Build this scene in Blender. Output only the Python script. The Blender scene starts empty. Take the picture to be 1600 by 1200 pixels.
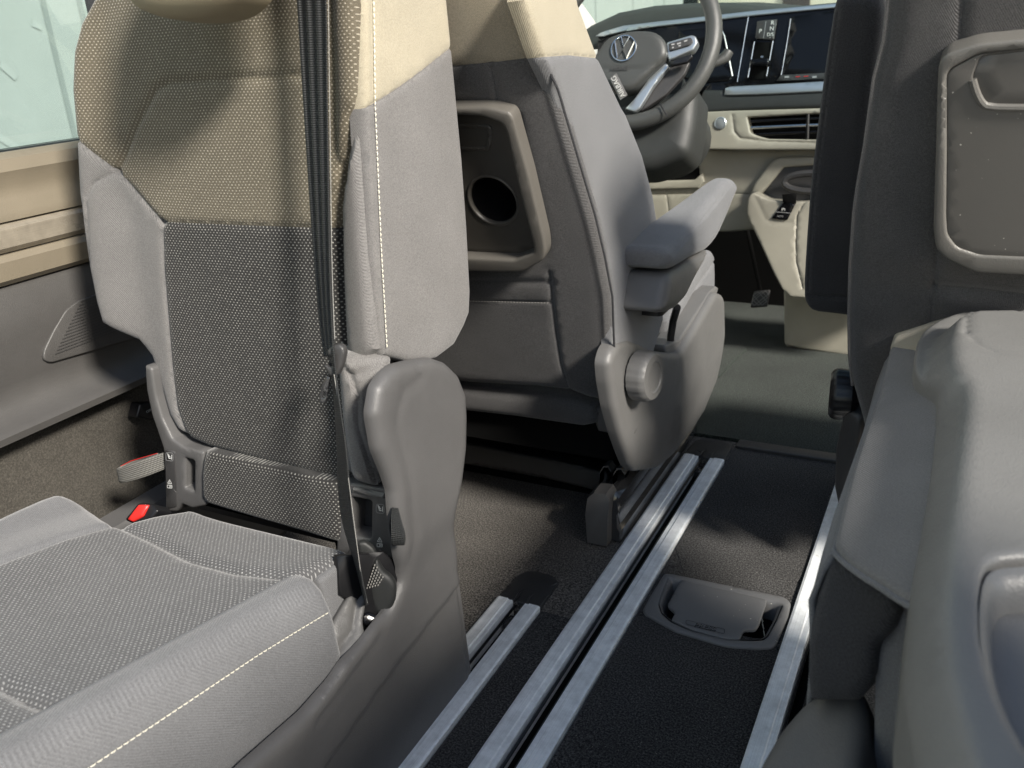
import bpy, math, random
import numpy as np
from mathutils import Vector, Matrix
from mathutils.geometry import delaunay_2d_cdt
random.seed(7)
S = bpy.context.scene
COL = S.collection
R_ = math.radians

# ------------------------------------------------------------------ camera
FPX = 1370.0
def nrm(v): return v / np.linalg.norm(v)
_Y = nrm(np.array([758., -600., FPX]))
_X = nrm(np.array([2775., 375., -FPX])); _X = nrm(_X - _Y * _X.dot(_Y))
_Z = -nrm(np.cross(_Y, _X))
if _Z[1] > 0: _Z = -_Z
RW = np.array([_X, _Y, _Z])
CAM = np.array([0., 0., .82])
cd = bpy.data.cameras.new('camera'); cam = bpy.data.objects.new('camera', cd); COL.objects.link(cam)
rx, ry, rz = RW @ np.array([1., 0, 0]), RW @ np.array([0, -1., 0]), RW @ np.array([0, 0, -1.])
cam.matrix_world = Matrix(((rx[0], ry[0], rz[0], CAM[0]), (rx[1], ry[1], rz[1], CAM[1]), (rx[2], ry[2], rz[2], CAM[2]), (0, 0, 0, 1)))
cd.sensor_width = 36; cd.lens = FPX / 1600 * 36; cd.clip_start = .01; cd.clip_end = 500
cd.dof.use_dof = True; cd.dof.focus_distance = 1.15; cd.dof.aperture_fstop = 9
S.camera = cam

# ------------------------------------------------------------------ light
SUN_DIR = Vector((.715, -.325, .555)).normalized()
w = bpy.data.worlds.new('World'); S.world = w; w.use_nodes = True
nt = w.node_tree; bg = nt.nodes['Background']
sky = nt.nodes.new('ShaderNodeTexSky'); sky.sky_type = 'NISHITA'; sky.sun_disc = False
sky.sun_elevation = math.asin(SUN_DIR.z); sky.sun_rotation = math.atan2(SUN_DIR.x, SUN_DIR.y)
tint = nt.nodes.new('ShaderNodeVectorMath'); tint.operation = 'MULTIPLY'; tint.inputs[1].default_value = (1.0, .945, .86)
nt.links.new(sky.outputs[0], tint.inputs[0]); nt.links.new(tint.outputs[0], bg.inputs[0]); bg.inputs[1].default_value = .135
sl = bpy.data.lights.new('sun', 'SUN'); sl.energy = 5.0; sl.angle = R_(9); sl.color = (1, .945, .86)
so = bpy.data.objects.new('sun', sl); COL.objects.link(so); so.rotation_euler = SUN_DIR.to_track_quat('Z', 'Y').to_euler()
vs = S.view_settings; vs.view_transform = 'Standard'; vs.look = 'None'; vs.exposure = 0.6; vs.gamma = 1; vs.use_curve_mapping = False

# ------------------------------------------------------------------ materials
def mat(name): 
    m = bpy.data.materials.new(name); m.use_nodes = True
    return m, m.node_tree, m.node_tree.nodes['Principled BSDF']
class NB:
    def __init__(s, nt): s.nt = nt; s.tc = nt.nodes.new('ShaderNodeTexCoord').outputs['Object']
    def n(s, t, **k):
        x = s.nt.nodes.new(t)
        for a, b in k.items(): setattr(x, a, b)
        return x
    def link(s, a, b): s.nt.links.new(a, b)
    def math(s, op, a, b=None, c=None):
        x = s.n('ShaderNodeMath', operation=op)
        for i, v in enumerate((a, b, c)):
            if v is None: continue
            if isinstance(v, (int, float)): x.inputs[i].default_value = v
            else: s.link(v, x.inputs[i])
        return x.outputs[0]
    def noise(s, scale, detail=2, rough=.5, vec=None):
        x = s.n('ShaderNodeTexNoise'); x.inputs['Scale'].default_value = scale; x.inputs['Detail'].default_value = detail
        x.inputs['Roughness'].default_value = rough; s.link(vec or s.tc, x.inputs['Vector']); return x.outputs['Fac']
    def ramp(s, fac, lo, hi, a=0., b=1.):
        x = s.n('ShaderNodeMapRange'); s.link(fac, x.inputs[0]); x.inputs[1].default_value = lo; x.inputs[2].default_value = hi
        x.inputs[3].default_value = a; x.inputs[4].default_value = b; return x.outputs[0]
    def mix(s, fac, a, b):
        x = s.n('ShaderNodeMix', data_type='RGBA'); 
        if isinstance(fac, (int, float)): x.inputs[0].default_value = fac
        else: s.link(fac, x.inputs[0])
        for i, v in ((6, a), (7, b)):
            if isinstance(v, tuple): x.inputs[i].default_value = (*v, 1)
            else: s.link(v, x.inputs[i])
        return x.outputs[2]
    def bump(s, h, dist, strength=1.):
        x = s.n('ShaderNodeBump'); x.inputs['Distance'].default_value = dist; x.inputs['Strength'].default_value = strength
        s.link(h, x.inputs['Height']); return x.outputs[0]
    def sc(s, c, fac):   # colour times factor
        x = s.n('ShaderNodeVectorMath', operation='SCALE')
        if isinstance(c, tuple): x.inputs[0].default_value = c
        else: s.link(c, x.inputs[0])
        s.link(fac, x.inputs['Scale']); return x.outputs[0]

def fabric(name, col, dots=None, pitch=(.0056, .0031), dsize=.3, melange=.35, fine=800, sheen=.25):
    m, nt, p = mat(name); b = NB(nt)
    f = b.noise(fine, 3, .7); lo = b.noise(14, 3)
    k = b.math('MULTIPLY', b.ramp(f, .3, .7, 1 - melange, 1 + melange), b.ramp(lo, .3, .7, .93, 1.07))
    c = b.sc(col, k); h = f
    # twill ribs
    sep = b.n('ShaderNodeSeparateXYZ'); b.link(b.tc, sep.inputs[0]); U, V = sep.outputs[0], sep.outputs[1]
    if dots:
        wv = b.noise(16, 2, .5); wv2 = b.noise(11, 2, .5)
        U = b.math('ADD', U, b.math('MULTIPLY', wv, .005)); V = b.math('ADD', V, b.math('MULTIPLY', wv2, .006))
        r = b.math('DIVIDE', V, pitch[1]); row = b.math('FLOOR', r)
        off = b.math('MULTIPLY', b.math('PINGPONG', row, 1.), .5)
        u = b.math('ADD', b.math('DIVIDE', U, pitch[0]), off)
        du = b.math('ABSOLUTE', b.math('SUBTRACT', b.math('FRACT', u), .5))
        dv = b.math('ABSOLUTE', b.math('SUBTRACT', b.math('FRACT', r), .5))
        du = b.math('MULTIPLY', du, pitch[0] / pitch[1])
        d = b.math('SQRT', b.math('ADD', b.math('MULTIPLY', du, du), b.math('MULTIPLY', b.math('MULTIPLY', dv, dv), 1.6)))
        mk = b.ramp(d, dsize, dsize + .12, 1., 0.)
        mk2 = b.math('MULTIPLY', mk, b.ramp(b.noise(260, 2), .35, .62, .35, 1.))
        c = b.mix(mk2, c, dots)
        h = b.math('ADD', b.math('MULTIPLY', f, .4), mk)
        p.inputs['Normal'].default_value = (0, 0, 0)
        b.link(b.bump(h, .0009, .8), p.inputs['Normal'])
    else:
        tw = b.math('SINE', b.math('MULTIPLY', b.math('ADD', b.math('ADD', U, b.math('MULTIPLY', V, .6)), b.math('MULTIPLY', sep.outputs[2], .8)), 2 * math.pi / .0021))
        c = b.sc(c, b.ramp(tw, -1, 1, .95, 1.05))
        b.link(b.bump(b.math('ADD', f, b.math('MULTIPLY', tw, .3)), .0007, .7), p.inputs['Normal'])
    b.link(c, p.inputs['Base Color']); p.inputs['Roughness'].default_value = .9
    p.inputs['Sheen Weight'].default_value = sheen; p.inputs['Sheen Roughness'].default_value = .4
    p.inputs['Specular IOR Level'].default_value = .2
    return m
def plastic(name, col, rough=.42, grain=.00022, gscale=900, spec=.5, scuff=.06, specks=0):
    m, nt, p = mat(name); b = NB(nt)
    v = b.n('ShaderNodeTexVoronoi'); v.inputs['Scale'].default_value = gscale; b.link(b.tc, v.inputs['Vector'])
    lo = b.noise(9, 4, .6)
    c = b.sc(col, b.ramp(lo, .3, .7, 1 - scuff, 1 + scuff))
    if specks: c = b.mix(b.ramp(b.noise(specks, 1, .4), .765, .79, 0., .85), c, (.6, .57, .5))
    b.link(c, p.inputs['Base Color'])
    b.link(b.ramp(b.noise(23, 4, .65), .3, .7, rough - .05, rough + .07), p.inputs['Roughness'])
    if grain: b.link(b.bump(v.outputs['Distance'], grain, .9), p.inputs['Normal'])
    p.inputs['Specular IOR Level'].default_value = spec
    return m
def simple(name, col, rough=.5, metal=0., spec=.5, emit=None):
    m, nt, p = mat(name); b = NB(nt)
    b.link(b.sc(col, b.ramp(b.noise(4, 3), .3, .7, .96, 1.04)), p.inputs['Base Color'])
    p.inputs['Roughness'].default_value = rough; p.inputs['Metallic'].default_value = metal; p.inputs['Specular IOR Level'].default_value = spec
    return m
def carpet(name, col, dirt=None, cont=.7):
    m, nt, p = mat(name); b = NB(nt)
    f = b.noise(380, 3, .75); lo = b.noise(7, 4, .6)
    k = b.math('MULTIPLY', b.ramp(f, .42, .70, 1 - cont, 1 + cont * 3.2), b.ramp(lo, .3, .7, .8, 1.2))
    c = b.sc(col, k)
    if dirt:
        sp = b.ramp(b.noise(300, 2, .5), .695, .75, 0., .8); c = b.mix(sp, c, dirt)
    b.link(c, p.inputs['Base Color']); p.inputs['Roughness'].default_value = 1; p.inputs['Specular IOR Level'].default_value = .1
    p.inputs['Sheen Weight'].default_value = .08; p.inputs['Sheen Roughness'].default_value = .5
    b.link(b.bump(f, .002, 1.), p.inputs['Normal'])
    return m
def alu(name, col, rough=.38):
    m, nt, p = mat(name); b = NB(nt)
    mp = b.n('ShaderNodeMapping'); mp.inputs['Scale'].default_value = (900, 4, 900); b.link(b.tc, mp.inputs[0])
    g = b.noise(1, 3, .6, mp.outputs[0]); lo = b.noise(5, 5, .7)
    c = b.sc(col, b.math('MULTIPLY', b.ramp(g, .3, .7, .9, 1.08), b.math('MULTIPLY', b.ramp(lo, .3, .7, .85, 1.1), b.ramp(b.noise(45, 6, .75), .3, .62, .78, 1.05))))
    sp = b.ramp(b.noise(75, 5, .75), .67, .75, 0., .6); c = b.mix(sp, c, (.2, .14, .08))
    b.link(c, p.inputs['Base Color']); p.inputs['Metallic'].default_value = .15
    b.link(b.ramp(b.noise(18, 5, .7), .3, .7, rough - .1, rough + .15), p.inputs['Roughness'])
    b.link(b.bump(g, .0002, .5), p.inputs['Normal'])
    return m
def webbing(name, col=(.012, .013, .013)):
    m, nt, p = mat(name); b = NB(nt)
    u = b.n('ShaderNodeUVMap').outputs[0]; sep = b.n('ShaderNodeSeparateXYZ'); b.link(u, sep.inputs[0])
    s1 = b.math('SINE', b.math('MULTIPLY', sep.outputs[1], 2 * math.pi / .0022))
    s2 = b.math('SINE', b.math('MULTIPLY', sep.outputs[0], 2 * math.pi * 9))
    h = b.math('ADD', b.math('MULTIPLY', s1, .5), b.math('MULTIPLY', s2, .6))
    b.link(b.sc(col, b.ramp(h, -1, 1, .6, 1.5)), p.inputs['Base Color'])
    b.link(b.bump(h, .0006, .8), p.inputs['Normal']); p.inputs['Roughness'].default_value = .55
    p.inputs['Sheen Weight'].default_value = .03
    return m
M = {}
M['beige_dot'] = fabric('beige_dotted_fabric', (.118, .102, .074), (.42, .38, .30), dsize=.25, pitch=(.0052, .0031))
M['char_dot'] = fabric('charcoal_dotted_fabric', (.028, .027, .026), (.34, .33, .30), dsize=.24, pitch=(.0052, .0031))
M['seat_dot'] = fabric('grey_dotted_fabric', (.088, .088, .09), (.36, .36, .355), pitch=(.0056, .0032), dsize=.27)
M['grey'] = fabric('grey_woven_fabric', (.168, .162, .157), melange=.28, fine=650)
M['beige'] = fabric('beige_woven_fabric', (.38, .34, .255), melange=.15, fine=650)
M['beige_dk'] = fabric('beige_back_fabric', (.28, .248, .19), melange=.25, fine=650)
M['taupe'] = fabric('taupe_back_fabric', (.082, .08, .08), melange=.4, fine=650)
M['cushgrey'] = fabric('light_grey_fabric', (.155, .156, .16), melange=.25, fine=650)
M['charcoal'] = fabric('charcoal_fabric', (.045, .045, .048), melange=.4, fine=650, sheen=.1)
M['headrest'] = plastic('beige_headrest_cover', (.24, .20, .13), .6)
M['shield'] = plastic('warm_grey_grained_plastic', (.092, .09, .089), .40)
M['shield2'] = plastic('mid_grey_grained_plastic', (.12, .118, .115), .40)
M['shell'] = plastic('pale_grey_plastic', (.17, .169, .164), .40, gscale=600)
M['dkplastic'] = plastic('dark_grey_plastic', (.045, .044, .044), .42)
M['tray'] = plastic('taupe_tray_plastic', (.105, .098, .087), .4)
M['tray_grey'] = plastic('brown_grey_table_rim', (.125, .12, .11), .4)
M['wallpanel'] = plastic('dark_wall_panel_plastic', (.066, .063, .06), .45)
M['tray_in'] = plastic('dark_tray_floor', (.07, .064, .056), .38, .0001)
M['tray_plate'] = plastic('grey_brown_tray_plate', (.105, .10, .092), .36, .00006, scuff=.02, specks=260)
M['black'] = simple('black_plastic', (.008, .008, .009), .35)
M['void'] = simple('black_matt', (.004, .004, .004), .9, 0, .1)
M['gloss'] = simple('gloss_black', (.005, .005, .006), .13, 0, .3)
M['chrome'] = simple('satin_chrome', (.7, .72, .72), .18, 1.)
M['steel'] = simple('dark_glossy_metal', (.05, .05, .052), .12, .3, .8)
M['rail'] = alu('brushed_aluminium', (.93, .96, .97), .4)
M['silver'] = simple('satin_silver', (.5, .54, .56), .3, .8)
M['carpet'] = carpet('charcoal_floor_mat', (.036, .035, .034), (.3, .28, .25))
M['carpet2'] = carpet('brown_grey_carpet', (.075, .069, .062), (.35, .32, .28))
M['carpet3'] = carpet('green_grey_carpet', (.020, .025, .021), (.2, .2, .18))
M['wallcarpet'] = carpet('brown_wall_carpet', (.058, .053, .045), None, .2)
M['cap'] = plastic('rail_cap_plastic', (.036, .036, .037), .4)
M['hatch'] = plastic('floor_hatch_plastic', (.14, .14, .14), .42, specks=210)
M['dash_beige'] = plastic('pale_beige_dash_plastic', (.29, .275, .225), .5)
M['dash_dark'] = plastic('dark_dash_plastic', (.024, .026, .025), .5)
M['wheel'] = plastic('dark_leather', (.05, .052, .05), .42)
M['web'] = webbing('black_webbing')
M['webgrey'] = webbing('grey_webbing', (.16, .155, .14))
M['red'] = simple('red_button', (.62, .025, .02), .4)
M['white'] = simple('white_print', (.75, .75, .72), .5)
M['greyprint'] = simple('grey_print', (.3, .3, .3), .5)
M['tagprint'] = simple('pale_tag_print', (.5, .5, .48), .5)
M['stitch'] = simple('cream_thread', (.72, .68, .55), .8)
M['stitchg'] = simple('grey_thread', (.3, .29, .27), .8)
M['wallbeige'] = plastic('tan_wall_trim', (.185, .158, .115), .45)
M['wallstrip'] = alu('bronze_trim_strip', (.30, .265, .21), .3)
M['paint'] = simple('pale_building_panel', (.40, .42, .405), .4)
M['dash_top'] = plastic('dash_top_plastic', (.06, .064, .06), .6)
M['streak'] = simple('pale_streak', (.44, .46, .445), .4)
M['joint'] = simple('panel_joint', (.28, .3, .29), .6)
M['concrete'] = simple('pale_concrete', (.5, .48, .44), .9)
M['cream'] = simple('cream_render_wall', (.75, .68, .52), .8)
def glassm():
    m = bpy.data.materials.new('tinted_glass'); m.use_nodes = True; nt = m.node_tree; nt.nodes.clear()
    o = nt.nodes.new('ShaderNodeOutputMaterial'); mx = nt.nodes.new('ShaderNodeMixShader'); t = nt.nodes.new('ShaderNodeBsdfTransparent'); g = nt.nodes.new('ShaderNodeBsdfGlossy')
    t.inputs[0].default_value = (.74, .82, .81, 1); g.inputs['Roughness'].default_value = .02; mx.inputs[0].default_value = .08
    nt.links.new(t.outputs[0], mx.inputs[1]); nt.links.new(g.outputs[0], mx.inputs[2]); nt.links.new(mx.outputs[0], o.inputs[0]); return m
M['glass'] = glassm()

# ------------------------------------------------------------------ geometry helpers
def ray(px, py): return RW @ nrm(np.array([px - 800., py - 600., FPX]))
class Frame:
    """a plane in the place: origin O, in-plane axes U V, outward normal N"""
    def __init__(s, O, N, up=(0, 0, 1)):
        s.O = np.array(O, float); s.N = nrm(np.array(N, float)); up = np.array(up, float)
        s.V = nrm(up - s.N * up.dot(s.N)); s.U = np.cross(s.V, s.N)
    def hit(s, px, py):
        r = ray(px, py); t = (s.O - CAM).dot(s.N) / r.dot(s.N); p = CAM + r * t - s.O
        return (p.dot(s.U), p.dot(s.V))
    def loc(s, pts): return [tuple(p[:2]) if len(p) == 3 else s.hit(*p) for p in pts]   # 3 numbers: already in the plane
    def w(s, u, v, h=0): return s.O + s.U * u + s.V * v + s.N * h
    def M(s):
        m = Matrix.Identity(4)
        for i in range(3): m[i][0] = s.U[i]; m[i][1] = s.V[i]; m[i][2] = s.N[i]; m[i][3] = s.O[i]
        return m
    def off(s, d): return Frame(s.O + s.N * d, s.N, s.V)
def onx(px, py, x): r = ray(px, py); return CAM + r * (x - CAM[0]) / r[0]
def ony(px, py, y): r = ray(px, py); return CAM + r * (y - CAM[1]) / r[1]
def onz(px, py, z): r = ray(px, py); return CAM + r * (z - CAM[2]) / r[2]

def root(name, loc, label, cat, group=None):
    o = bpy.data.objects.new(name, None); COL.objects.link(o); o.location = loc; o.empty_display_size = .05
    o['label'] = label; o['category'] = cat
    if group: o['group'] = group
    return o
WM = {}
def link(name, me, mats, parent=None, mw=None, sharp=40):
    o = bpy.data.objects.new(name, me); COL.objects.link(o)
    for m in (mats if isinstance(mats, (list, tuple)) else [mats]): me.materials.append(M[m] if isinstance(m, str) else m)
    mw = mw or Matrix.Identity(4); WM[o.name] = mw
    if parent is not None:
        pm = WM.get(parent.name) or Matrix.Translation(parent.location); o.parent = parent; o.matrix_local = pm.inverted() @ mw
    else: o.matrix_world = mw
    me.update()
    if sharp and len(me.polygons):
        me.polygons.foreach_set('use_smooth', [True] * len(me.polygons)); me.set_sharp_from_angle(angle=R_(sharp))
    return o
def struct(o, kind='structure'): o['kind'] = kind; return o
def segdist(P, line):
    P = np.asarray(P); d = np.full(len(P), 1e9); L = np.asarray(line, float)
    for a, b in zip(L[:-1], L[1:]):
        ab = b - a; l = ab.dot(ab) + 1e-18; t = np.clip(((P - a) @ ab) / l, 0, 1); q = a + t[:, None] * ab
        d = np.minimum(d, np.hypot(*(P - q).T))
    return d
def inside(P, poly):
    P = np.asarray(P); c = np.zeros(len(P), bool); Q = np.asarray(poly, float); n = len(Q)
    for i in range(n):
        x1, y1 = Q[i]; x2, y2 = Q[i - 1]
        k = (y1 > P[:, 1]) != (y2 > P[:, 1])
        with np.errstate(divide='ignore', invalid='ignore'):
            xi = (x2 - x1) * (P[:, 1] - y1) / (y2 - y1) + x1
        c ^= k & (P[:, 0] < xi)
    return c
def resample(poly, s, closed=True):
    L = [np.array(p, float) for p in poly]; 
    if closed: L.append(L[0])
    out = []
    for a, b in zip(L[:-1], L[1:]):
        n = max(1, int(round(np.linalg.norm(b - a) / s)))
        for i in range(n): out.append(a + (b - a) * i / n)
    if not closed: out.append(L[-1])
    return np.array(out)
def rounded(poly, r, n=5):
    """round the corners of a closed polygon"""
    out = []; L = [np.array(p, float) for p in poly]; N = len(L)
    for i in range(N):
        a, b, c = L[i - 1], L[i], L[(i + 1) % N]; la = np.linalg.norm(a - b); lc = np.linalg.norm(c - b)
        if la < 1e-7 or lc < 1e-7: continue
        k = min(r, la * .45, lc * .45); p = b + (a - b) / la * k; q = b + (c - b) / lc * k
        for j in range(n + 1):
            t = j / n; out.append((1 - t) ** 2 * p + 2 * t * (1 - t) * b + t * t * q)
    return np.array(out)
def smoothpoly(poly, it=2, closed=True):
    L = np.array(poly, float)
    for _ in range(it):
        N = len(L); out = []
        rng = range(N) if closed else range(N - 1)
        if not closed: out.append(L[0])
        for i in rng:
            a, b = L[i], L[(i + 1) % N]; out += [a * .75 + b * .25, a * .25 + b * .75]
        if not closed: out.append(L[-1])
        L = np.array(out)
    return L
def sstep(x, a, b):
    t = np.clip((np.asarray(x) - a) / (b - a), 0, 1); return t * t * (3 - 2 * t)

def pillow(name, fr, outline, mats, parent=None, thick=.02, r=.01, s=.012, seams=(), regions=(), hf=None, rnd=0, smooth=0, holes=(), raw=False, wedge=None, sharp=40, back=True, lines=()):
    """a padded or moulded piece: its outline lies on the frame's plane, its rim is rounded by r, it goes back by thick"""
    loc = (lambda q: list(q)) if raw else fr.loc
    O = np.array(loc(outline))
    if rnd: O = rounded(O, rnd)
    if smooth: O = smoothpoly(O, smooth)
    if np.sum(O[:, 0] * np.roll(O[:, 1], -1) - O[:, 1] * np.roll(O[:, 0], -1)) < 0: O = O[::-1]
    keep = [0]
    O = resample(O, s)
    q = [O[0]]
    for p in O[1:]:
        if np.linalg.norm(p - q[-1]) > min(s * .25, .002): q.append(p)
    O = np.array(q)
    if np.linalg.norm(O[0] - O[-1]) < min(s * .25, .002): O = O[:-1]
    H = []
    for h in holes:
        h = np.array(loc(h))
        if rnd: h = rounded(h, rnd * .7)
        H.append(resample(h, s))
    nb = len(O)
    pts = [tuple(p) for p in O]; edges = [(i, (i + 1) % nb) for i in range(nb)]
    loops = [O] + H
    hidx = []
    for h in H:
        k = len(pts); pts += [tuple(p) for p in h]; edges += [(k + i, k + (i + 1) % len(h)) for i in range(len(h))]; hidx.append((k, len(h)))
    fixed = np.vstack(loops)
    regs = []
    for poly, mi in regions:
        Q = np.array(loc(poly)); regs.append((Q, mi)); Q2 = resample(Q, s); k = len(pts)
        pts += [tuple(p) for p in Q2]; edges += [(k + i, k + (i + 1) % len(Q2)) for i in range(len(Q2))]
    bl = [np.vstack([l, l[:1]]) for l in loops]
    def dist(P):
        d = np.full(len(P), 1e9)
        for l in bl: d = np.minimum(d, segdist(P, l))
        return d
    extra = []
    for l, sg in zip(loops, [1] + [-1] * len(H)):
        e = np.roll(l, -1, 0) - np.roll(l, 1, 0); e /= (np.linalg.norm(e, axis=1)[:, None] + 1e-12)
        nn = np.stack([-e[:, 1], e[:, 0]], 1)
        if len(l) > 2:
            ar = np.sum(l[:, 0] * np.roll(l[:, 1], -1) - l[:, 1] * np.roll(l[:, 0], -1))
            nn *= (1 if ar > 0 else -1) * sg
        for k in (.06, .22, .5, 1.):
            P = l + nn * r * k; dd = dist(P); extra.append(P[dd > r * k * .8])
    seamL = []
    for sm in seams:
        L = np.array(loc(sm[0])); seamL.append((L, sm[1], sm[2]))
        L2 = resample(L, min(s, .008), False)
        e = np.gradient(L2, axis=0); e /= (np.linalg.norm(e, axis=1)[:, None] + 1e-12); nn = np.stack([-e[:, 1], e[:, 0]], 1)
        for k in (-1.8, -.9, -.35, 0, .35, .9, 1.8): extra.append(L2 + nn * sm[2] * k)
    mn, mx = O.min(0), O.max(0)
    gx = np.arange(mn[0], mx[0], s); gy = np.arange(mn[1], mx[1], s * .87)
    G = np.array([(x + (j % 2) * s * .5, y) for j, y in enumerate(gy) for x in gx]) if len(gx) and len(gy) else np.zeros((0, 2))
    if len(G): G = G[dist(G) > r * 1.15 + s * .2]; extra.append(G)
    E = np.vstack([e for e in extra if len(e)]) if any(len(e) for e in extra) else np.zeros((0, 2))
    if len(E):
        k = inside(E, O)
        for h in H: k &= ~inside(E, h)
        E = E[k]
        g = set(); kk = []                           # drop near-duplicates
        for i, p in enumerate(E):
            key = (int(p[0] / .0006), int(p[1] / .0006))
            if key in g: continue
            g.add(key); kk.append(i)
        E = E[kk]; pts += [tuple(p) for p in E]
    vo, eo, fo, _, _, _ = delaunay_2d_cdt([Vector(p) for p in pts], edges, [], 0, 1e-6)
    V = np.array([tuple(v) for v in vo]); F = [f for f in fo if len(f) == 3]
    cen = np.array([V[list(f)].mean(0) for f in F]); k = inside(cen, O)
    for h in H: k &= ~inside(cen, h)
    F = [f for f, a in zip(F, k) if a]; cen = cen[k]
    used = sorted({i for f in F for i in f}); mp = {a: b for b, a in enumerate(used)}; V = V[used]; F = [tuple(mp[i] for i in f) for f in F]
    d = dist(V); t = np.clip(d / r, 0, 1); h = -r * (1 - np.sqrt(np.clip(1 - (1 - t) ** 2, 0, 1)))
    if hf: h = h + hf(V[:, 0], V[:, 1])
    for L, dp, wd in seamL: h = h - dp * np.exp(-(segdist(V, L) / wd) ** 2)
    fm = np.zeros(len(F), int)
    for Q, mi in regs: fm[inside(cen, Q)] = mi
    def nrmf(f):
        a, b, c = V[f[0]], V[f[1]], V[f[2]]; return (b[0] - a[0]) * (c[1] - a[1]) - (b[1] - a[1]) * (c[0] - a[0])
    F = [f if nrmf(f) > 0 else (f[0], f[2], f[1]) for f in F]
    verts = [(V[i, 0], V[i, 1], h[i]) for i in range(len(V))]
    ec = {}
    for fi, f in enumerate(F):
        for a, b in ((f[0], f[1]), (f[1], f[2]), (f[2], f[0])): ec[(a, b)] = fi
    faces = list(F); fmi = list(fm); bot = {}
    for (a, b), fi in ec.items():
        if (b, a) in ec: continue
        for q in (a, b):
            if q not in bot: bot[q] = len(verts); verts.append((V[q, 0], V[q, 1], -thick))
        faces.append((b, a, bot[a], bot[b])); fmi.append(int(fm[fi]))
    if back:
        bk = list(bot); bi = {q: i for i, q in enumerate(bk)}
        v2, _, f2, ov, _, _ = delaunay_2d_cdt([Vector(V[q]) for q in bk], [(bi[x], bi[y]) for (x, y) in ec if (y, x) not in ec], [], 0, 1e-7)
        W = np.array([tuple(v) for v in v2]); f2 = [f for f in f2 if len(f) == 3 and all(len(ov[i]) for i in f)]
        if f2:
            c2 = np.array([W[list(f)].mean(0) for f in f2]); kk = inside(c2, O)
            for h_ in H: kk &= ~inside(c2, h_)
            for f, ok in zip(f2, kk):
                if not ok: continue
                q = [bk[ov[i][0]] for i in f]
                if len(set(q)) < 3: continue
                if nrmf(q) > 0: q = [q[0], q[2], q[1]]
                faces.append(tuple(bot[i] for i in q)); fmi.append(0)
    me = bpy.data.meshes.new(name); me.from_pydata([tuple(map(float, v)) for v in verts], [], faces)
    me.polygons.foreach_set('material_index', fmi)
    return link(name, me, mats, parent, fr.M(), sharp)
def seam_h(hf, fr, line, s=.004):
    L = resample(np.array(fr.loc(line)), s, False); return L, (hf(L[:, 0], L[:, 1]) if hf else np.zeros(len(L)))
def stitches(name, fr, line, parent, m='stitch', ln=.0042, gap=.0016, wd=.0011, h=.001, hf=None):
    L = np.array(fr.loc(line)); P = resample(L, .0005, False); step = int((ln + gap) / .0005); k = int(ln / .0005)
    V, F = [], []
    for i in range(0, len(P) - k, step):
        a, b = P[i], P[i + k]; e = (b - a) / (np.linalg.norm(b - a) + 1e-9); n = np.array([-e[1], e[0]]) * wd / 2
        z = h + (float(hf(np.array([a[0]]), np.array([a[1]]))[0]) if hf else 0)
        o = len(V); c = (a + b) / 2
        for q, zz in ((a, 0), (c, wd), (b, 0)):
            V += [(*(q + n), z + zz * .4), (*(q), z + zz + .0003), (*(q - n), z + zz * .4)]
        for j in (0, 1):
            F += [(o + 3 * j, o + 3 * j + 1, o + 3 * j + 4, o + 3 * j + 3), (o + 3 * j + 1, o + 3 * j + 2, o + 3 * j + 5, o + 3 * j + 4)]
    me = bpy.data.meshes.new(name); me.from_pydata([tuple(map(float, v)) for v in V], [], F)
    return link(name, me, m, parent, fr.M())
def tube(name, pts, rad, m, parent=None, seg=10, closed=False, smooth=0, cap=True):
    P = np.array(pts, float)
    if smooth: P = smoothpoly(P, smooth, closed)
    n = len(P); rad = rad if hasattr(rad, '__len__') else [rad] * n
    if len(rad) != n: rad = np.interp(np.linspace(0, 1, n), np.linspace(0, 1, len(rad)), rad)
    V, F = [], []; up = None
    for i in range(n):
        t = (P[(i + 1) % n] - P[i - 1]) if closed else (P[min(i + 1, n - 1)] - P[max(i - 1, 0)]); t = nrm(t)
        if up is None: up = nrm(np.cross(t, [0.3, .2, .9]))
        up = nrm(up - t * up.dot(t)); s = np.cross(t, up)
        for k in range(seg): a = 2 * math.pi * k / seg; V.append(tuple(P[i] + rad[i] * (up * math.cos(a) + s * math.sin(a))))
    for i in range(n if closed else n - 1):
        for k in range(seg): a = i * seg + k; b = i * seg + (k + 1) % seg; c = ((i + 1) % n) * seg + (k + 1) % seg; d = ((i + 1) % n) * seg + k; F.append((a, b, c, d))
    if not closed and cap: F += [tuple(range(seg - 1, -1, -1)), tuple(range((n - 1) * seg, n * seg))]
    me = bpy.data.meshes.new(name); me.from_pydata(V, [], F); return link(name, me, m, parent)
def loft(name, secs, m, parent=None, cap=True, sharp=40):
    """secs: equal-length closed rings of world points"""
    n = len(secs[0]); V = [tuple(map(float, p)) for s in secs for p in s]; F = []
    for i in range(len(secs) - 1):
        for k in range(n): F.append((i * n + k, i * n + (k + 1) % n, (i + 1) * n + (k + 1) % n, (i + 1) * n + k))
    if cap: F += [tuple(range(n - 1, -1, -1)), tuple(range((len(secs) - 1) * n, len(secs) * n))]
    me = bpy.data.meshes.new(name); me.from_pydata(V, [], F); 
    import bmesh
    bm = bmesh.new(); bm.from_mesh(me); bmesh.ops.recalc_face_normals(bm, faces=bm.faces); bm.to_mesh(me); bm.free()
    return link(name, me, m, parent, None, sharp)
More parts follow.
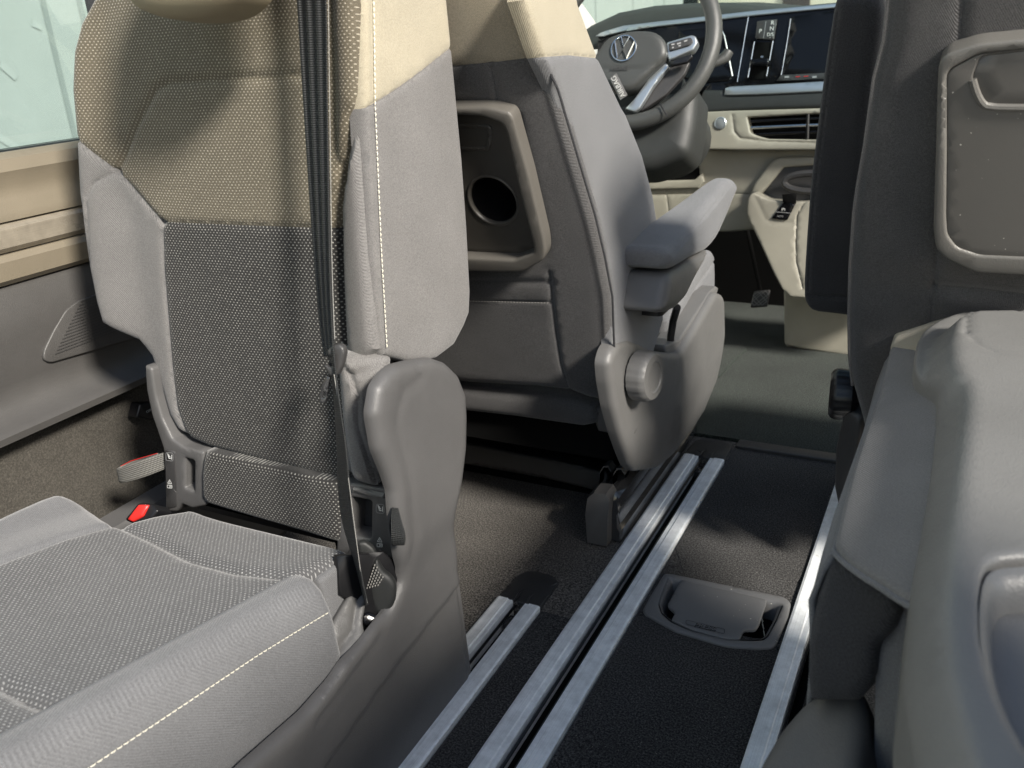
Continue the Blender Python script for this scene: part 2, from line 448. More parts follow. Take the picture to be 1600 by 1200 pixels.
def sheet(name, grid, m, parent=None, uv=True, thick=0., sharp=40):
    """grid[i][j] of world points; uv = (j fraction, metres along i)"""
    G = np.array(grid, float); a, b = G.shape[:2]; V = [tuple(p) for r in G for p in r]; F = []
    for i in range(a - 1):
        for j in range(b - 1): F.append((i * b + j, i * b + j + 1, (i + 1) * b + j + 1, (i + 1) * b + j))
    me = bpy.data.meshes.new(name); me.from_pydata([tuple(map(float, v)) for v in V], [], F)
    ln = np.concatenate([[0], np.cumsum(np.linalg.norm(np.diff(G[:, b // 2], axis=0), axis=1))])
    ul = me.uv_layers.new(name='UVMap')
    for p in me.polygons:
        for li in p.loop_indices:
            vi = me.loops[li].vertex_index; ul.data[li].uv = ((vi % b) / (b - 1), ln[vi // b])
    o = link(name, me, m, parent, None, sharp)
    if thick: md = o.modifiers.new('thick', 'SOLIDIFY'); md.thickness = thick; md.offset = 0
    return o
def ribbon(name, rows, m, parent=None, n=12, thick=.0014, wave=None, sm=1):
    """rows: (left point, right point) in the place"""
    L = smoothpoly([r[0] for r in rows], sm, False); R = smoothpoly([r[1] for r in rows], sm, False)
    L = resample(L, .01, False) if False else L
    G = []
    for a, b in zip(L, R):
        nn = nrm(np.cross(b - a, np.array([0, 0, 1.]))); row = []
        for j in range(n + 1):
            t = j / n; row.append(a + (b - a) * t + (nn * wave(t) if wave else 0))
        G.append(row)
    return sheet(name, G, m, parent, thick=thick, sharp=60)
def box(name, lo, hi, m, parent=None, bev=.003):
    lo, hi = np.minimum(lo, hi), np.maximum(lo, hi); c = (lo + hi) / 2; s = (hi - lo)
    fr = Frame((c[0], c[1], hi[2]), (0, 0, 1), (0, 1, 0))
    x, y = s[0] / 2, s[1] / 2
    return pillow(name, fr, [(-x, -y), (x, -y), (x, y), (-x, y)], m, parent, thick=s[2], r=min(bev, x * .45, y * .45), s=max(x, y) * 2, raw=True, rnd=min(bev, x * .4, y * .4))
def lathe(name, fr, prof, m, parent=None, n=40, flute=None, sharp=35, cap=True):
    """prof: (radius, height) along the frame's normal"""
    V, F = [], []
    for i, (r, h) in enumerate(prof):
        for k in range(n):
            a = 2 * math.pi * k / n; rr = r * (1 + (flute(a, i) if flute else 0)); V.append((rr * math.cos(a), rr * math.sin(a), h))
    for i in range(len(prof) - 1):
        for k in range(n): F.append((i * n + k, i * n + (k + 1) % n, (i + 1) * n + (k + 1) % n, (i + 1) * n + k))
    if cap: F.append(tuple(range((len(prof) - 1) * n, len(prof) * n))); F.append(tuple(range(n - 1, -1, -1)))
    me = bpy.data.meshes.new(name); me.from_pydata(V, [], F); return link(name, me, m, parent, fr.M(), sharp)
def text(name, fr, uv, txt, size, m, parent=None, rot=0, ext=.0003, align='CENTER'):
    c = bpy.data.curves.new(name, 'FONT'); c.body = txt; c.size = size; c.extrude = ext; c.align_x = align; c.align_y = 'CENTER'
    t = bpy.data.objects.new('tmp', c); COL.objects.link(t); dg = bpy.context.evaluated_depsgraph_get()
    me = bpy.data.meshes.new_from_object(t.evaluated_get(dg)); COL.objects.unlink(t); bpy.data.objects.remove(t)
    return link(name, me, m, parent, fr.M() @ Matrix.Translation((uv[0], uv[1], .0006)) @ Matrix.Rotation(R_(rot), 4, 'Z'), 0)
def bars(name, fr, rects, m, parent=None, h=.0005):
    """flat marks: quads given in local corners"""
    V, F = [], []
    for q in rects:
        o = len(V); V += [(a, b, h) for a, b in q]; F.append(tuple(range(o, o + len(q))))
    me = bpy.data.meshes.new(name); me.from_pydata([tuple(map(float, v)) for v in V], [], F); return link(name, me, m, parent, fr.M(), 0)
def stroke(a, b, wd):
    a, b = np.array(a, float), np.array(b, float); e = (b - a) / (np.linalg.norm(b - a) + 1e-9); n = np.array([-e[1], e[0]]) * wd / 2
    return [a + n, a - n, b - n, b + n]
def ringpts(cx, cy, r, n=24): return [(cx + r * math.cos(2 * math.pi * k / n), cy + r * math.sin(2 * math.pi * k / n)) for k in range(n)]

# ================================================================== setting
FZ = Frame((0, 0, 0), (0, 0, 1), (0, 1, 0))
def flat(name, x0, x1, y0, y1, z, m, thick=.01, parent=None, r=.001, kind='structure', **k):
    fr = Frame((0, 0, z), (0, 0, 1), (0, 1, 0))
    o = pillow(name, fr, [(x0, y0), (x1, y0), (x1, y1), (x0, y1)], m, parent, thick=thick, r=r, s=max(.25, (x1 - x0) / 6), raw=True, **k)
    if kind: struct(o, kind)
    return o
flat('ground', -60, 60, -40, 160, -.62, 'concrete', .2)
# floor of the cabin: separate carpet sheets with slots where the rails are let in
RAILS = [(-.5835, -.5105, -1.2, .993), (-.456, -.374, -1.2, 1.568), (-.1605, -.078, -1.2, 1.568)]
flat('floor', -1.14, -.5855, -1.2, 1.668, -.004, 'carpet2', .03)
struct(pillow('floor', FZ.off(-.004), [(-.5855, .993), (-.458, .993), (-.458, 1.568), (-.372, 1.568), (-.372, 1.668), (-.5855, 1.668)], 'carpet2', None, thick=.03, r=.001, s=.2, raw=True), 'structure')
flat('floor', -.5085, -.458, -1.2, .993, -.004, 'carpet', .03)
struct(pillow('floor', FZ.off(-.003), [(-.372, -1.2), (-.1625, -1.2), (-.1625, 1.64), (-.175, 1.655), (-.36, 1.655), (-.372, 1.64)], 'carpet', None, thick=.03, r=.002, s=.2, raw=True,
   holes=[[(-.352, 1.05), (-.348, 1.135), (-.33, 1.15), (-.185, 1.15), (-.178, 1.14), (-.178, 1.06), (-.2, 1.05), (-.3, 1.048)]]), 'structure')
flat('floor', -.076, .8, -1.2, 1.668, -.004, 'carpet2', .03)
flat('front_floor', -1.14, .8, 1.67, 2.9, .002, 'carpet3', .04)
flat('underfloor', -1.3, .9, -1.3, 3.2, -.05, 'void', .3)
# raised mat edge on the front floor
struct(pillow('floor_edge_strip', FZ.off(.004), [(-.368, 1.635), (-.368, 1.668), (-.07, 1.668), (-.07, 1.635)], 'dkplastic', None, thick=.008, r=.002, s=.05, raw=True, rnd=.004), 'structure')

def rail(x0, x1, y0, y1, label, capfront):
    t = root('floor_rail', ((x0 + x1) / 2, (y0 + y1) / 2, 0), label, 'rail', 'seat rails let into the floor')
    w = x1 - x0; sw = w * .36
    for a, b, sg in ((x0, x0 + sw, 1), (x1 - sw, x1, -1)):
        prof = [(0, -.03), (0, .0015), (.12, .003), (.68, .003), (.74, .0012), (.97, .0012), (1, 0), (1, -.03)]
        if sg < 0: prof = [(1 - p, q) for p, q in reversed(prof)]
        ys = np.linspace(y0, y1, 3)
        secs = [[(a + (b - a) * p, y, q) for p, q in prof] for y in ys]
        loft('rail_strip', secs, 'rail', t, sharp=15)
    box('channel', (x0 + sw * .9, y0, -.034), (x1 - sw * .9, y1, -.026), 'void', t, .001)
    for k in range(int((y1 - y0) / .06)):
        if k % 5 == 0: continue
    for e in (x0 + sw + .0035, x1 - sw - .0035):
        tube('rail_lip', [(e, y0, -.008), (e, y1, -.008)], .0022, 'black', t, 6)
    # latch block seen in the slot
    box('latch_block', (x0 + sw + .004, y1 - .045, -.025), (x1 - sw - .004, y1 - .02, -.01), 'steel', t, .002)
    if capfront:
        F = Frame((0, 0, .001), (0, 0, 1), (0, 1, 0)); L = .085
        pillow('end_cap', F, [(x0 + .001, y1), (x0 + sw, y1), (x0 + sw + .004, y1 + .02), (x0 + sw + .006, y1), (x1 - sw, y1), (x1, y1), (x1 - .001, y1 + L * .85), (x1 - .018, y1 + L), (x0 + .018, y1 + L), (x0 + .003, y1 + L * .8)], 'cap', t, thick=.012, r=.002, s=.03, raw=True, rnd=.004)
        for e in (x0 + sw, x1 - sw): tube('cap_rib', [(e + .002, y1 + .001, .001), (e + .002, y1 + .018, .003), (e + .004, y1 + .032, .001)], [.001, .002, .0005], 'cap', t, 6)
    return t
rail(*RAILS[0], 'short aluminium floor rail beside the rear-facing seat, ending in a dark plastic cap', True)
rail(*RAILS[1], 'long twin-strip aluminium floor rail running under the driver seat down the middle', True)
rail(*RAILS[2], 'aluminium floor rail partly hidden under the folded seat at right', False)

# floor hatch
th = root('floor_hatch', (-.265, 1.1, 0), 'grey plastic floor hatch with a flap marked PRESS between the rails', 'floor hatch')
FH = Frame((0, 0, .002), (0, 0, 1), (0, 1, 0))
hz = lambda L: [tuple(FH.hit(980 + x * .175, 870 + y * .175)) for x, y in L]
outer = hz([(330, 140), (420, 150), (1400, 350), (1465, 400), (1440, 520), (1330, 770), (1290, 800), (1180, 808), (950, 795), (850, 780), (430, 655), (160, 505), (140, 460), (200, 350)])
inner = hz([(375, 185), (430, 200), (1340, 405), (1385, 430), (1330, 560), (1255, 700), (1215, 735), (1140, 742), (900, 735), (560, 650), (400, 580), (310, 500), (285, 420), (320, 320)])
pillow('frame', FH, outer, 'hatch', th, thick=.006, r=.004, s=.012, raw=True, rnd=.006, holes=[inner])
# funnel walls of the recess
def funnel(name, fr, loop, depth, shrink, m, parent):
    L = resample(loop, .006); c = L.mean(0); secs = []
    for k in range(6):
        t = k / 5; z = -depth * (1 - math.cos(t * math.pi / 2)) - .002 * t; q = 1 - shrink * math.sin(t * math.pi / 2)
        secs.append([fr.w(*(c + (p - c) * q), z) for p in L])
    return loft(name, secs, m, parent, False, 60)
o = funnel('recess_wall', FH, rounded(inner, .005), .03, .10, 'hatch', th)
pillow('recess_floor', FH.off(-.031), inner, 'void', th, thick=.004, r=.002, s=.05, raw=True)
flap = hz([(480, 208), (1245, 385), (1240, 420), (1175, 610), (1140, 655), (1045, 655), (1030, 675), (1005, 738), (880, 735), (560, 648), (405, 575), (398, 560), (425, 510), (420, 495), (370, 450), (362, 430), (430, 300)])
fl = pillow('flap', FH.off(.0015), flap, 'hatch', th, thick=.005, r=.0018, s=.012, raw=True, rnd=.003)
pl = rounded(np.array(hz([(525, 575), (870, 658), (865, 700), (525, 612)])), .003)
fr2 = FH.off(.0019); rects = [stroke(a, b, .0009) for a, b in zip(pl, np.roll(pl, -1, 0))]
bars('press_outline', fr2, rects, 'black', th)
a = np.array(hz([(560, 608), (830, 670)])); ang = math.degrees(math.atan2(*(a[1] - a[0])[::-1]))
cpt = (a[0] + a[1]) / 2
text('press_marking', fr2, cpt + np.array([.0006, -.0007]), 'PRESS', .0125, 'void', th, ang, .0002)  # offset black copy, painted as the shaded edge of the lettering above it
text('press_marking', fr2.off(.0003), cpt, 'PRESS', .0125, 'hatch', th, ang, .0003)
for i in range(4):
    p = hz([(1185 + i * 10, 480 + i * 60), (1215 + i * 8, 550 + i * 60)])
    tube('wire_spring', [fr2.w(*p[0], -.002), fr2.w(*p[1], -.008)], .0003, 'silver', th, 5)
rs = random.Random(3)

# ================================================================== left side wall
tw = root('side_wall', (-1.12, .9, .0), 'left cabin side wall in grey plastic with tan window sill trim', 'side wall')
def wallstrip(name, prof, m, y0=-1.2, y1=1.9, sharp=25):
    """prof = cross-section (x, z); swept along the cabin"""
    secs = [[(x, y, z) for x, z in prof] for y in np.linspace(y0, y1, 8)]
    return loft(name, secs, m, tw, True, sharp)
zz = lambda px, py, x: onx(px, py, x)[2]
wallstrip('window_sill', [(-1.16, .712), (-1.13, .712), (-1.118, .705), (-1.113, .690), (-1.120, .672), (-1.12, .655), (-1.112, .640), (-1.112, .629), (-1.16, .629)], 'wallbeige', sharp=35)
wallstrip('trim_strip', [(-1.16, .6275), (-1.118, .6275), (-1.108, .620), (-1.108, .597), (-1.115, .590), (-1.16, .590)], 'wallstrip')
wallstrip('lower_trim', [(-1.16, .588), (-1.112, .588), (-1.106, .580), (-1.108, .556), (-1.116, .549), (-1.16, .549)], 'wallbeige', sharp=35)
wallstrip('upper_panel', [(-1.17, .547), (-1.122, .547), (-1.116, .540), (-1.112, .48), (-1.118, .42), (-1.122, .40), (-1.108, .376), (-1.095, .371), (-1.088, .364), (-1.090, .354), (-1.12, .349), (-1.17, .349)], 'wallpanel', sharp=50)
wallstrip('lower_carpet', [(-1.17, .348), (-1.135, .348), (-1.132, .27), (-1.12, .17), (-1.125, -.004), (-1.17, -.004)], 'wallcarpet')
wallstrip('lower_ledge', [(-1.12, .165), (-1.085, .19), (-1.05, .186), (-1.04, .17), (-1.04, .0), (-1.12, .0)], 'shield')
wallstrip('window_frame_seal', [(-1.165, .700), (-1.140, .703), (-1.139, .712), (-1.143, .714), (-1.165, .714)], 'black')
FW = Frame((-1.114, .8, .45), (1, 0, 0))
g = pillow('speaker_grille', FW.off(.003), [(68, 563), (69, 548), (85, 515), (103, 485), (124, 469), (150, 460), (205, 446), (215, 500), (212, 529), (80, 567)], 'wallpanel', tw, thick=.006, r=.002, s=.03, rnd=.006)
gr = []
for k in range(24):
    a, b = FW.hit(66, 563)[1], FW.hit(110, 470)[1]; v = a + .004 + k * .0042
    if v > b: break
    u0 = FW.hit(74 + 46 * (v - a) / (b - a), 563 - 93 * (v - a) / (b - a))[0]; gr.append(stroke((u0 + .006, v), (FW.hit(205, 500)[0], v), .0008))
bars('grille_slots', FW.off(.0052), gr, 'dkplastic', g)
# curb: power socket near the seat
FS = Frame((-1.1, .9, .3), (1, 0, 0))
sk = pillow('socket', FS, [(219, 631), (247, 629), (250, 658), (214, 653)], 'black', tw, thick=.02, r=.003, s=.02, rnd=.003)
text('socket_marking', FS.off(.0005), FS.hit(232, 642), 'OFF', .006, 'greyprint', sk)
# window
FG = Frame((-1.15, .4, .95), (1, 0, 0))
pillow('window_pane', FG, [(-1.4, -.24), (1.3, -.24), (1.2, .45), (-1.4, .45)], 'glass', tw, thick=.004, r=.001, s=1, raw=True)

# unseen wall added beside and behind the camera to shade the low left seat
tqr = root('added_shade_wall', (.64, -.4, 0), 'unseen grey wall added on the right side to shade the lower left seat', 'side wall')
box('shade_panel', (.62, -1.2, 0), (.68, .24, 1.12), 'wallpanel', tqr, .02)
# ================================================================== outside
tb = root('outside_building', (-5, 2, -.62), 'pale panelled building wall outside the left window', 'building')
FB = Frame((-4.2, 2, 1), (1, 0, 0))
box('wall', (-4.6, -8, -.62), (-4.2, 14, 6), 'paint', tb, .01)
jr = []
for px in (66, 123, 152): u = FB.hit(px, 0)[0]; jr.append(u)
for k in range(-5, 8): jr.append(jr[0] + k * 1.3 + .8)
bars('panel_joint', FB, [stroke((u, -1.6), (u, 5), .03) for u in jr], 'joint', tb, .004)
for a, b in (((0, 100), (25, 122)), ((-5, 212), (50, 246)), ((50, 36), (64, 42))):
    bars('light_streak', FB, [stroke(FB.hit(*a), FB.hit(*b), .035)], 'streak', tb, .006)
tf = root('far_building', (2, 30, -.62), 'cream rendered building seen through the windscreen', 'building')
box('wall', (-30, 26, -.62), (40, 30, 12), 'cream', tf, .05)
pq = ony(1245, 0, 26)
for k in range(-4, 5): box('window', (pq[0] + k * 3 - .35, 25.9, .6), (pq[0] + k * 3 + .35, 26.1, 2.2), 'gloss', tf, .02)
# ================================================================== rear-facing seat
ta = root('rear_facing_seat', (-.78, .6, 0), 'rear-facing single seat in dotted beige and charcoal fabric at left', 'seat')
FA = Frame((-.55, .73, .5), (0, -1, .1))
uR = 0.0
def hA(u, v):
    # bolsters either side stand proud of the middle
    w = .45; t = (u + w / 2) / (w / 2)
    b = .020 * sstep(np.abs(t), .62, .95) - .006 * (1 - np.clip(np.abs(t), 0, 1) ** 2) * 0
    return b - .012 + .006 * np.cos(np.clip(t, -1, 1) * math.pi / 2) * sstep(v, -.25, -.1)
outA = [(559, -40), (559, 0), (563, 165), (578, 400), (590, 546), (570, 562), (560, 640), (546, 742), (527, 757), (420, 731), (317, 704), (290, 692), (266, 676), (252, 652), (240, 610), (224, 560), (208, 535), (186, 520), (164, 505), (154, 470), (140, 400), (128, 300), (123, 210), (116, 140), (116, 80), (122, 35), (135, -5), (155, -70), (200, -130), (300, -160), (470, -160), (550, -110)]
bk = pillow('backrest', FA.off(.004), outA, ['beige_dot', 'char_dot', 'grey'], ta, thick=.06, r=.012, s=.011, hf=hA,
    regions=[([(245, 348), (500, 358), (540, 356), (540, 800), (317, 712), (290, 704), (268, 640), (260, 575), (247, 420)], 1),
             ([(100, 188), (123, 213), (175, 268), (245, 348), (247, 420), (260, 575), (268, 640), (290, 704), (250, 720), (100, 600)], 2),
             ([(569, 168), (555, 189), (534, 273), (526, 325), (527, 440), (532, 540), (540, 800), (640, 700), (610, 160)], 2)],
    seams=[([(123, 213), (175, 268), (245, 348)], .003, .003), ([(245, 348), (247, 420), (260, 575), (268, 640), (290, 704)], .003, .003), ([(245, 348), (500, 358), (530, 357)], .003, .003),
           ([(175, 268), (200, 205), (235, 140), (256, 129), (330, 124), (470, 117), (500, 116)], .004, .005),
           ([(175, 268), (150, 285), (142, 310), (146, 400)], .0025, .003),
           ([(569, 168), (555, 189), (534, 273), (526, 325), (527, 440), (532, 540), (545, 600)], .012, .007), ([(516, -30), (520, 110), (522, 250), (534, 273)], .006, .008)])
FAs = Frame((-.55, .73, .5), (1, 0, 0))
sideo = [(566, -40), (566, 0), (570, 165), (585, 400), (597, 540), (602, 556), (624, 562), (640, 567), (664, 565), (682, 560), (711, 540), (728, 512), (738, 490), (740, 455), (735, 350), (728, 250), (712, 80), (704, 0), (690, -110), (640, -150), (580, -130)]
def hAs(u, v): return .004 * np.cos((u - .08) * 18)
sd = pillow('side_bolster', FAs, sideo, ['grey', 'beige'], ta, thick=.02, r=.009, s=.012, hf=hAs,
    regions=[([(540, -200), (800, -200), (780, 26), (712, 72), (574, 168), (540, 190)], 1)],
    seams=[([(574, 168), (643, 122), (712, 72)], .002, .002), ([(577, -35), (581, 165), (592, 390), (602, 545)], .002, .004)])
stitches('stitching', FAs, [(578, -35), (582, 165), (593, 390), (603, 548)], sd, 'stitch', hf=hAs, h=.0005)
box('backrest_core', (-.97, .78, .45), (-.60, .88, .93), 'charcoal', ta, .03)
# lower bolster and its seam
FAl = Frame((-.56, .71, .45), (.6, -.8, .05))
pillow('lower_bolster', FAl, [(530, 560), (560, 557), (600, 560), (612, 568), (609, 584), (595, 606), (587, 640), (590, 688), (597, 731), (600, 757), (592, 768), (570, 764), (551, 756), (537, 673), (530, 590)], 'grey', ta, thick=.05, r=.02, s=.008, rnd=.01,
    seams=[([(535, 575), (548, 588), (558, 615), (561, 673), (580, 731), (588, 755)], .004, .003), ([(545, 590), (590, 575), (610, 572)], .004, .005)])
# headrest
FHr = Frame((-.72, .655, .92), (0, -1, .12))
pillow('headrest', FHr, [(185, -60), (178, -8), (190, 10), (217, 22), (245, 27), (290, 25), (320, 17), (340, 3), (358, -20), (370, -80), (350, -240), (380, -290), (260, -290), (200, -250)], 'headrest', ta, thick=.06, r=.025, s=.014, smooth=1)
# lumbar pad
FAp = Frame((-.6, .705, .3), (0, -1, .08))
pillow('lower_pad', FAp.off(.006), [(317, 707), (420, 731), (526, 757), (529, 800), (527, 850), (470, 832), (380, 806), (314, 786), (313, 740)], 'char_dot', ta, thick=.05, r=.008, s=.012)
# plastic fascias
fL = pillow('fascia', FAp, [(225, 570), (236, 575), (243, 620), (253, 655), (268, 686), (285, 698), (302, 703), (317, 706), (322, 790), (300, 795), (284, 788), (276, 800), (258, 800), (257, 740), (254, 700), (236, 648), (228, 610)], 'shield', ta, thick=.03, r=.004, s=.01, rnd=.004, holes=[[(289, 716), (303, 720), (303, 768), (289, 762)]])
pillow('fascia_label_plate', FAp.off(.0015), [(258, 702), (273, 706), (276, 792), (259, 797)], 'dkplastic', ta, thick=.004, r=.001, s=.02, rnd=.003)
box('fascia_recess', (-.90, .735, .24), (-.80, .75, .34), 'void', ta)
def childicon(fr, cx, cy, sx, parent, plate=True):
    """seated-child fixing symbol in a rounded frame"""
    P = lambda x, y: fr.hit(cx + x * sx, cy + y * sx)
    R = [[P(-.30, -.42), P(-.05, -.30), P(-.12, -.12), P(-.36, -.22)],
         [P(-.42, -.5), P(-.30, -.56), P(-.05, .25), P(-.18, .32)], [P(-.1, .2), P(.2, .25), P(.2, .38), P(-.16, .38)], [P(-.1, -.2), P(.15, .05), P(.08, .14), P(-.2, -.08)],
         [P(.3, -.1), P(.42, -.08), P(.42, .5), P(.3, .5)], [P(.28, -.3), P(.44, -.28), P(.44, -.14), P(.28, -.16)]]
    bars('child_seat_symbol', fr, R, 'white', parent, .001)
    q = rounded(np.array([P(-.62, -.72), P(.62, -.6), P(.62, .78), P(-.62, .66)]), .003)
    bars('symbol_frame', fr, [stroke(a, b, .0007) for a, b in zip(q, np.roll(q, -1, 0))], 'greyprint', parent, .0012)
def bookicon(fr, cx, cy, sx, parent):
    P = lambda x, y: fr.hit(cx + x * sx, cy + y * sx); R = []
    for a, b in (((-.4, -.05), (0, -.75)), ((0, -.75), (.4, .05)), ((-.4, -.05), (.4, .05)), ((0, -.45), (0, -.15)), ((-.45, .3), (-.45, .85)), ((-.45, .3), (.45, .36)), ((.45, .36), (.45, .9)), ((-.45, .85), (.45, .9)), ((0, .33), (0, .87)), ((.12, .5), (.34, .52)), ((.12, .66), (.34, .68))):
        R.append(stroke(P(*a), P(*b), .0008))
    bars('manual_symbol', fr, R, 'white', parent, .001)
childicon(FAp.off(.002), 266, 713, 9, fL); bookicon(FAp.off(.002), 266, 755, 8, fL)
fR = pillow('fascia', FAp, [(529, 752), (560, 757), (600, 763), (614, 772), (628, 800), (632, 850), (628, 900), (600, 915), (560, 915), (524, 890), (526, 800)], 'shield', ta, thick=.03, r=.004, s=.01, rnd=.005, holes=[[(549, 777), (580, 783), (579, 842), (545, 838)]])
box('fascia_recess', (-.67, .74, .2), (-.58, .75, .36), 'void', ta)
pillow('fascia_ledge', FAp.off(.004), [(549, 762), (600, 772), (600, 781), (549, 771)], 'shield2', ta, thick=.01, r=.003, s=.02, rnd=.002)
childicon(FAp.off(.0015), 595, 794, 10, fR); bookicon(FAp.off(.0015), 594, 846, 9, fR)
# loop strap right
def P3(fr, px, py, h=0): u, v = fr.hit(px, py); return fr.w(u, v, h)
FAq = Frame((-.514, .70, .3), (.8, -.6, 0))
ribbon('pull_loop', [(P3(FAq, 612, 793), P3(FAq, 622, 794)), (P3(FAq, 606, 808, .01), P3(FAq, 623, 812, .014)), (P3(FAq, 603, 822, .018), P3(FAq, 624, 823, .022)), (P3(FAq, 604, 842, .016), P3(FAq, 623, 840, .02)), (P3(FAq, 610, 846, .006), P3(FAq, 622, 843, .008)), (P3(FAq, 607, 822, .0), P3(FAq, 622, 818, .002)), (P3(FAq, 612, 800, .0), P3(FAq, 622, 800, .0))], 'web', ta, 6, sm=2)
# grey strap loop at the left with a red edge
FL_ = Frame((-.92, .71, .27), (0, -1, .05))
ls = ribbon('pull_strap', [(P3(FL_, 258, 733, 0), P3(FL_, 256, 707, 0)), (P3(FL_, 235, 741, .014), P3(FL_, 232, 713, .014)), (P3(FL_, 203, 748, .018), P3(FL_, 198, 726, .018)), (P3(FL_, 193, 745, .006), P3(FL_, 190, 728, .006)), (P3(FL_, 205, 738, -.004), P3(FL_, 203, 722, -.004)), (P3(FL_, 240, 732, -.01), P3(FL_, 238, 712, -.01))], 'webgrey', ta, 8, sm=2)
tube('red_edging', [P3(FL_, 192, 727, .004), P3(FL_, 203, 721, -.002), P3(FL_, 240, 711, -.006)], .0005, 'red', ls, 6)
# cushion
Cp = np.array([-.575, .663, .286]); NC = nrm(np.array([0, .19, 1.])); FC = Frame(Cp, NC, (0, 1, 0))
def hC(u, v):
    return .012 * sstep(u, -.36, -.44) - .006 * np.exp(-((u + .20) / .13) ** 2)
ctop = [(551, 859), (530, 851), (480, 838), (400, 815), (330, 797), (311, 790), (296, 788), (277, 792), (244, 797), (210, 806), (186, 812), (165, 806), (146, 793), (124, 783), (97, 779), (75, 783), (0, 813), (-60, 840), (-200, 900), (-330, 1000), (-300, 1100), (-120, 1240), (0, 1169), (150, 1086), (319, 985), (450, 910), (484, 889), (525, 872)]
pillow('cushion', FC, ctop, ['seat_dot', 'cushgrey'], ta, thick=.09, r=.014, s=.012, hf=hC, smooth=1,
    regions=[([(184, 800), (182, 813), (100, 836), (0, 873), (-500, 1060), (-700, 700), (184, 650)], 1)],
    seams=[([(182, 813), (100, 836), (0, 873), (-200, 950)], .004, .005), ([(182, 812), (240, 835), (300, 866), (370, 888), (420, 895), (462, 901)], .006, .007), ([(0, 1060), (40, 1085), (100, 1110)], .008, .007)])
# cushion side bolster, swept along the seat's length
def cside(y, end=0.):
    z = .286 + .19 * (.663 - y); k = 1 - end
    return [(-.60, y, z - .05), (-.600, y, z - .008 * k), (-.592, y, z - .001), (-.578, y, z + .005 * k), (-.562, y, z + .003 * k), (-.550, y, z - .010), (-.543, y, z - .03), (-.540, y, z - .045), (-.537, y, z - .09), (-.545, y, z - .13), (-.552, y, .10), (-.60, y, .10)]
ys = [-.12, 0, .1, .2, .3, .4, .5, .545, .565]
secs = [cside(y) for y in ys]
def shr(sec, f, dy): 
    c = np.array([-.60, 0, .16]); return [tuple(np.array([c[0] + (p[0] - c[0]) * f, p[1] + dy * 1, c[2] + (p[2] - c[2]) * (f * .5 + .5)])) for p in sec]
secs += [shr(secs[-1], .97, .010), shr(secs[-1], .9, .017), shr(secs[-1], .75, .022), shr(secs[-1], .2, .024)]
cs = loft('cushion_side', secs, 'cushgrey', ta, sharp=60)
FCs = Frame((-.54, .5, .3), (1, 0, .05))
stitches('stitching', Frame((-.5395, .5, .3), (1, 0, 0)), [(512, 957), (470, 982), (400, 1025), (300, 1092), (139, 1199), (60, 1255)], cs, 'stitch', ln=.005, gap=.0012, wd=.0010, h=.0005)
# rear end of cushion under the dotted top, next to the belt pocket
pillow('cushion_corner', Frame((-.572, .6, .27), (1, 0, .1)), [(500, 906), (527, 884), (551, 872), (554, 900), (540, 960), (522, 1010), (514, 960)], 'cushgrey', ta, thick=.04, r=.006, s=.01, rnd=.006)
# side shield
FSh = Frame((-.52, .6, .3), (1, 0, 0))
s_up = np.array(FSh.loc([(860, 640), (722, 800), (640, 890), (590, 985), (540, 1080), (430, 1260)])); 
s_lo = np.array(FSh.loc([(860, 740), (734, 905), (616, 1060), (520, 1200), (400, 1400)]))
lipL = np.array(FSh.loc([(650, 566), (624, 590), (612, 620), (606, 660), (612, 705), (622, 735), (628, 770), (634, 830), (645, 880)]))
def sidef(P, L):
    """signed distance: + on the upper side of a line running down-left"""
    d = segdist(P, L); i = np.argmin(np.stack([np.hypot(*(P - (a + b) / 2).T) for a, b in zip(L[:-1], L[1:])]), axis=0)
    a = L[:-1][i]; b = L[1:][i]; cr = (b - a)[:, 0] * (P - a)[:, 1] - (b - a)[:, 1] * (P - a)[:, 0]
    return d * np.sign(cr)
def hSh(u, v):
    P = np.stack([u, v], 1); a = sidef(P, s_lo); h = -.008 * sstep(a, -.002, .006)
    b = sidef(P, s_up); h = h - .006 * sstep(b, -.03, .03)
    c = segdist(P, lipL); sg = sidef(P, lipL); pass
    return h
shO = [(609, 584), (624, 572), (648, 566), (682, 560), (703, 567), (722, 586), (733, 615), (735, 650), (734, 700), (728, 750), (721, 790), (720, 820), (726, 857), (727, 893), (734, 916), (740, 963), (748, 1026), (753, 1068), (750, 1087), (700, 1148), (655, 1203), (520, 1400), (330, 1400), (300, 1300), (394, 1200), (487, 1116), (530, 1065), (546, 1040), (570, 1015), (592, 988), (620, 957), (634, 925), (638, 910), (636, 892), (631, 872), (627, 850), (623, 815), (620, 770), (612, 745), (596, 705), (587, 650), (594, 606)]
sh = pillow('side_shield', FSh, shO, ['shield', 'dkplastic'], ta, thick=.016, r=.013, s=.009, hf=hSh, sharp=70, rnd=.006, seams=[([(660, 590), (634, 610), (624, 640), (622, 670), (636, 720), (644, 760), (650, 840), (640, 900), (600, 1000), (500, 1130)], .0016, .008)])
box('shield_core', (-.62, .735, .02), (-.537, .80, .42), 'dkplastic', ta, .01)
# pocket where the belt is anchored
pillow('belt_pocket_floor', Frame((-.545, .6, .22), (.75, -.2, .6)), [(518, 975), (545, 930), (575, 925), (568, 975), (572, 990), (550, 1036), (532, 1070), (519, 1020)], 'shield2', ta, thick=.02, r=.004, s=.01, rnd=.004,
       seams=[([(531, 1013), (552, 985), (560, 930)], .004, .004)])
pillow('belt_pocket_wall', Frame((-.575, .6, .25), (.9, -.4, .2)), [(528, 870), (600, 862), (632, 890), (634, 920), (610, 970), (592, 990), (565, 985), (550, 940), (530, 930)], 'black', ta, thick=.01, r=.002, s=.02)
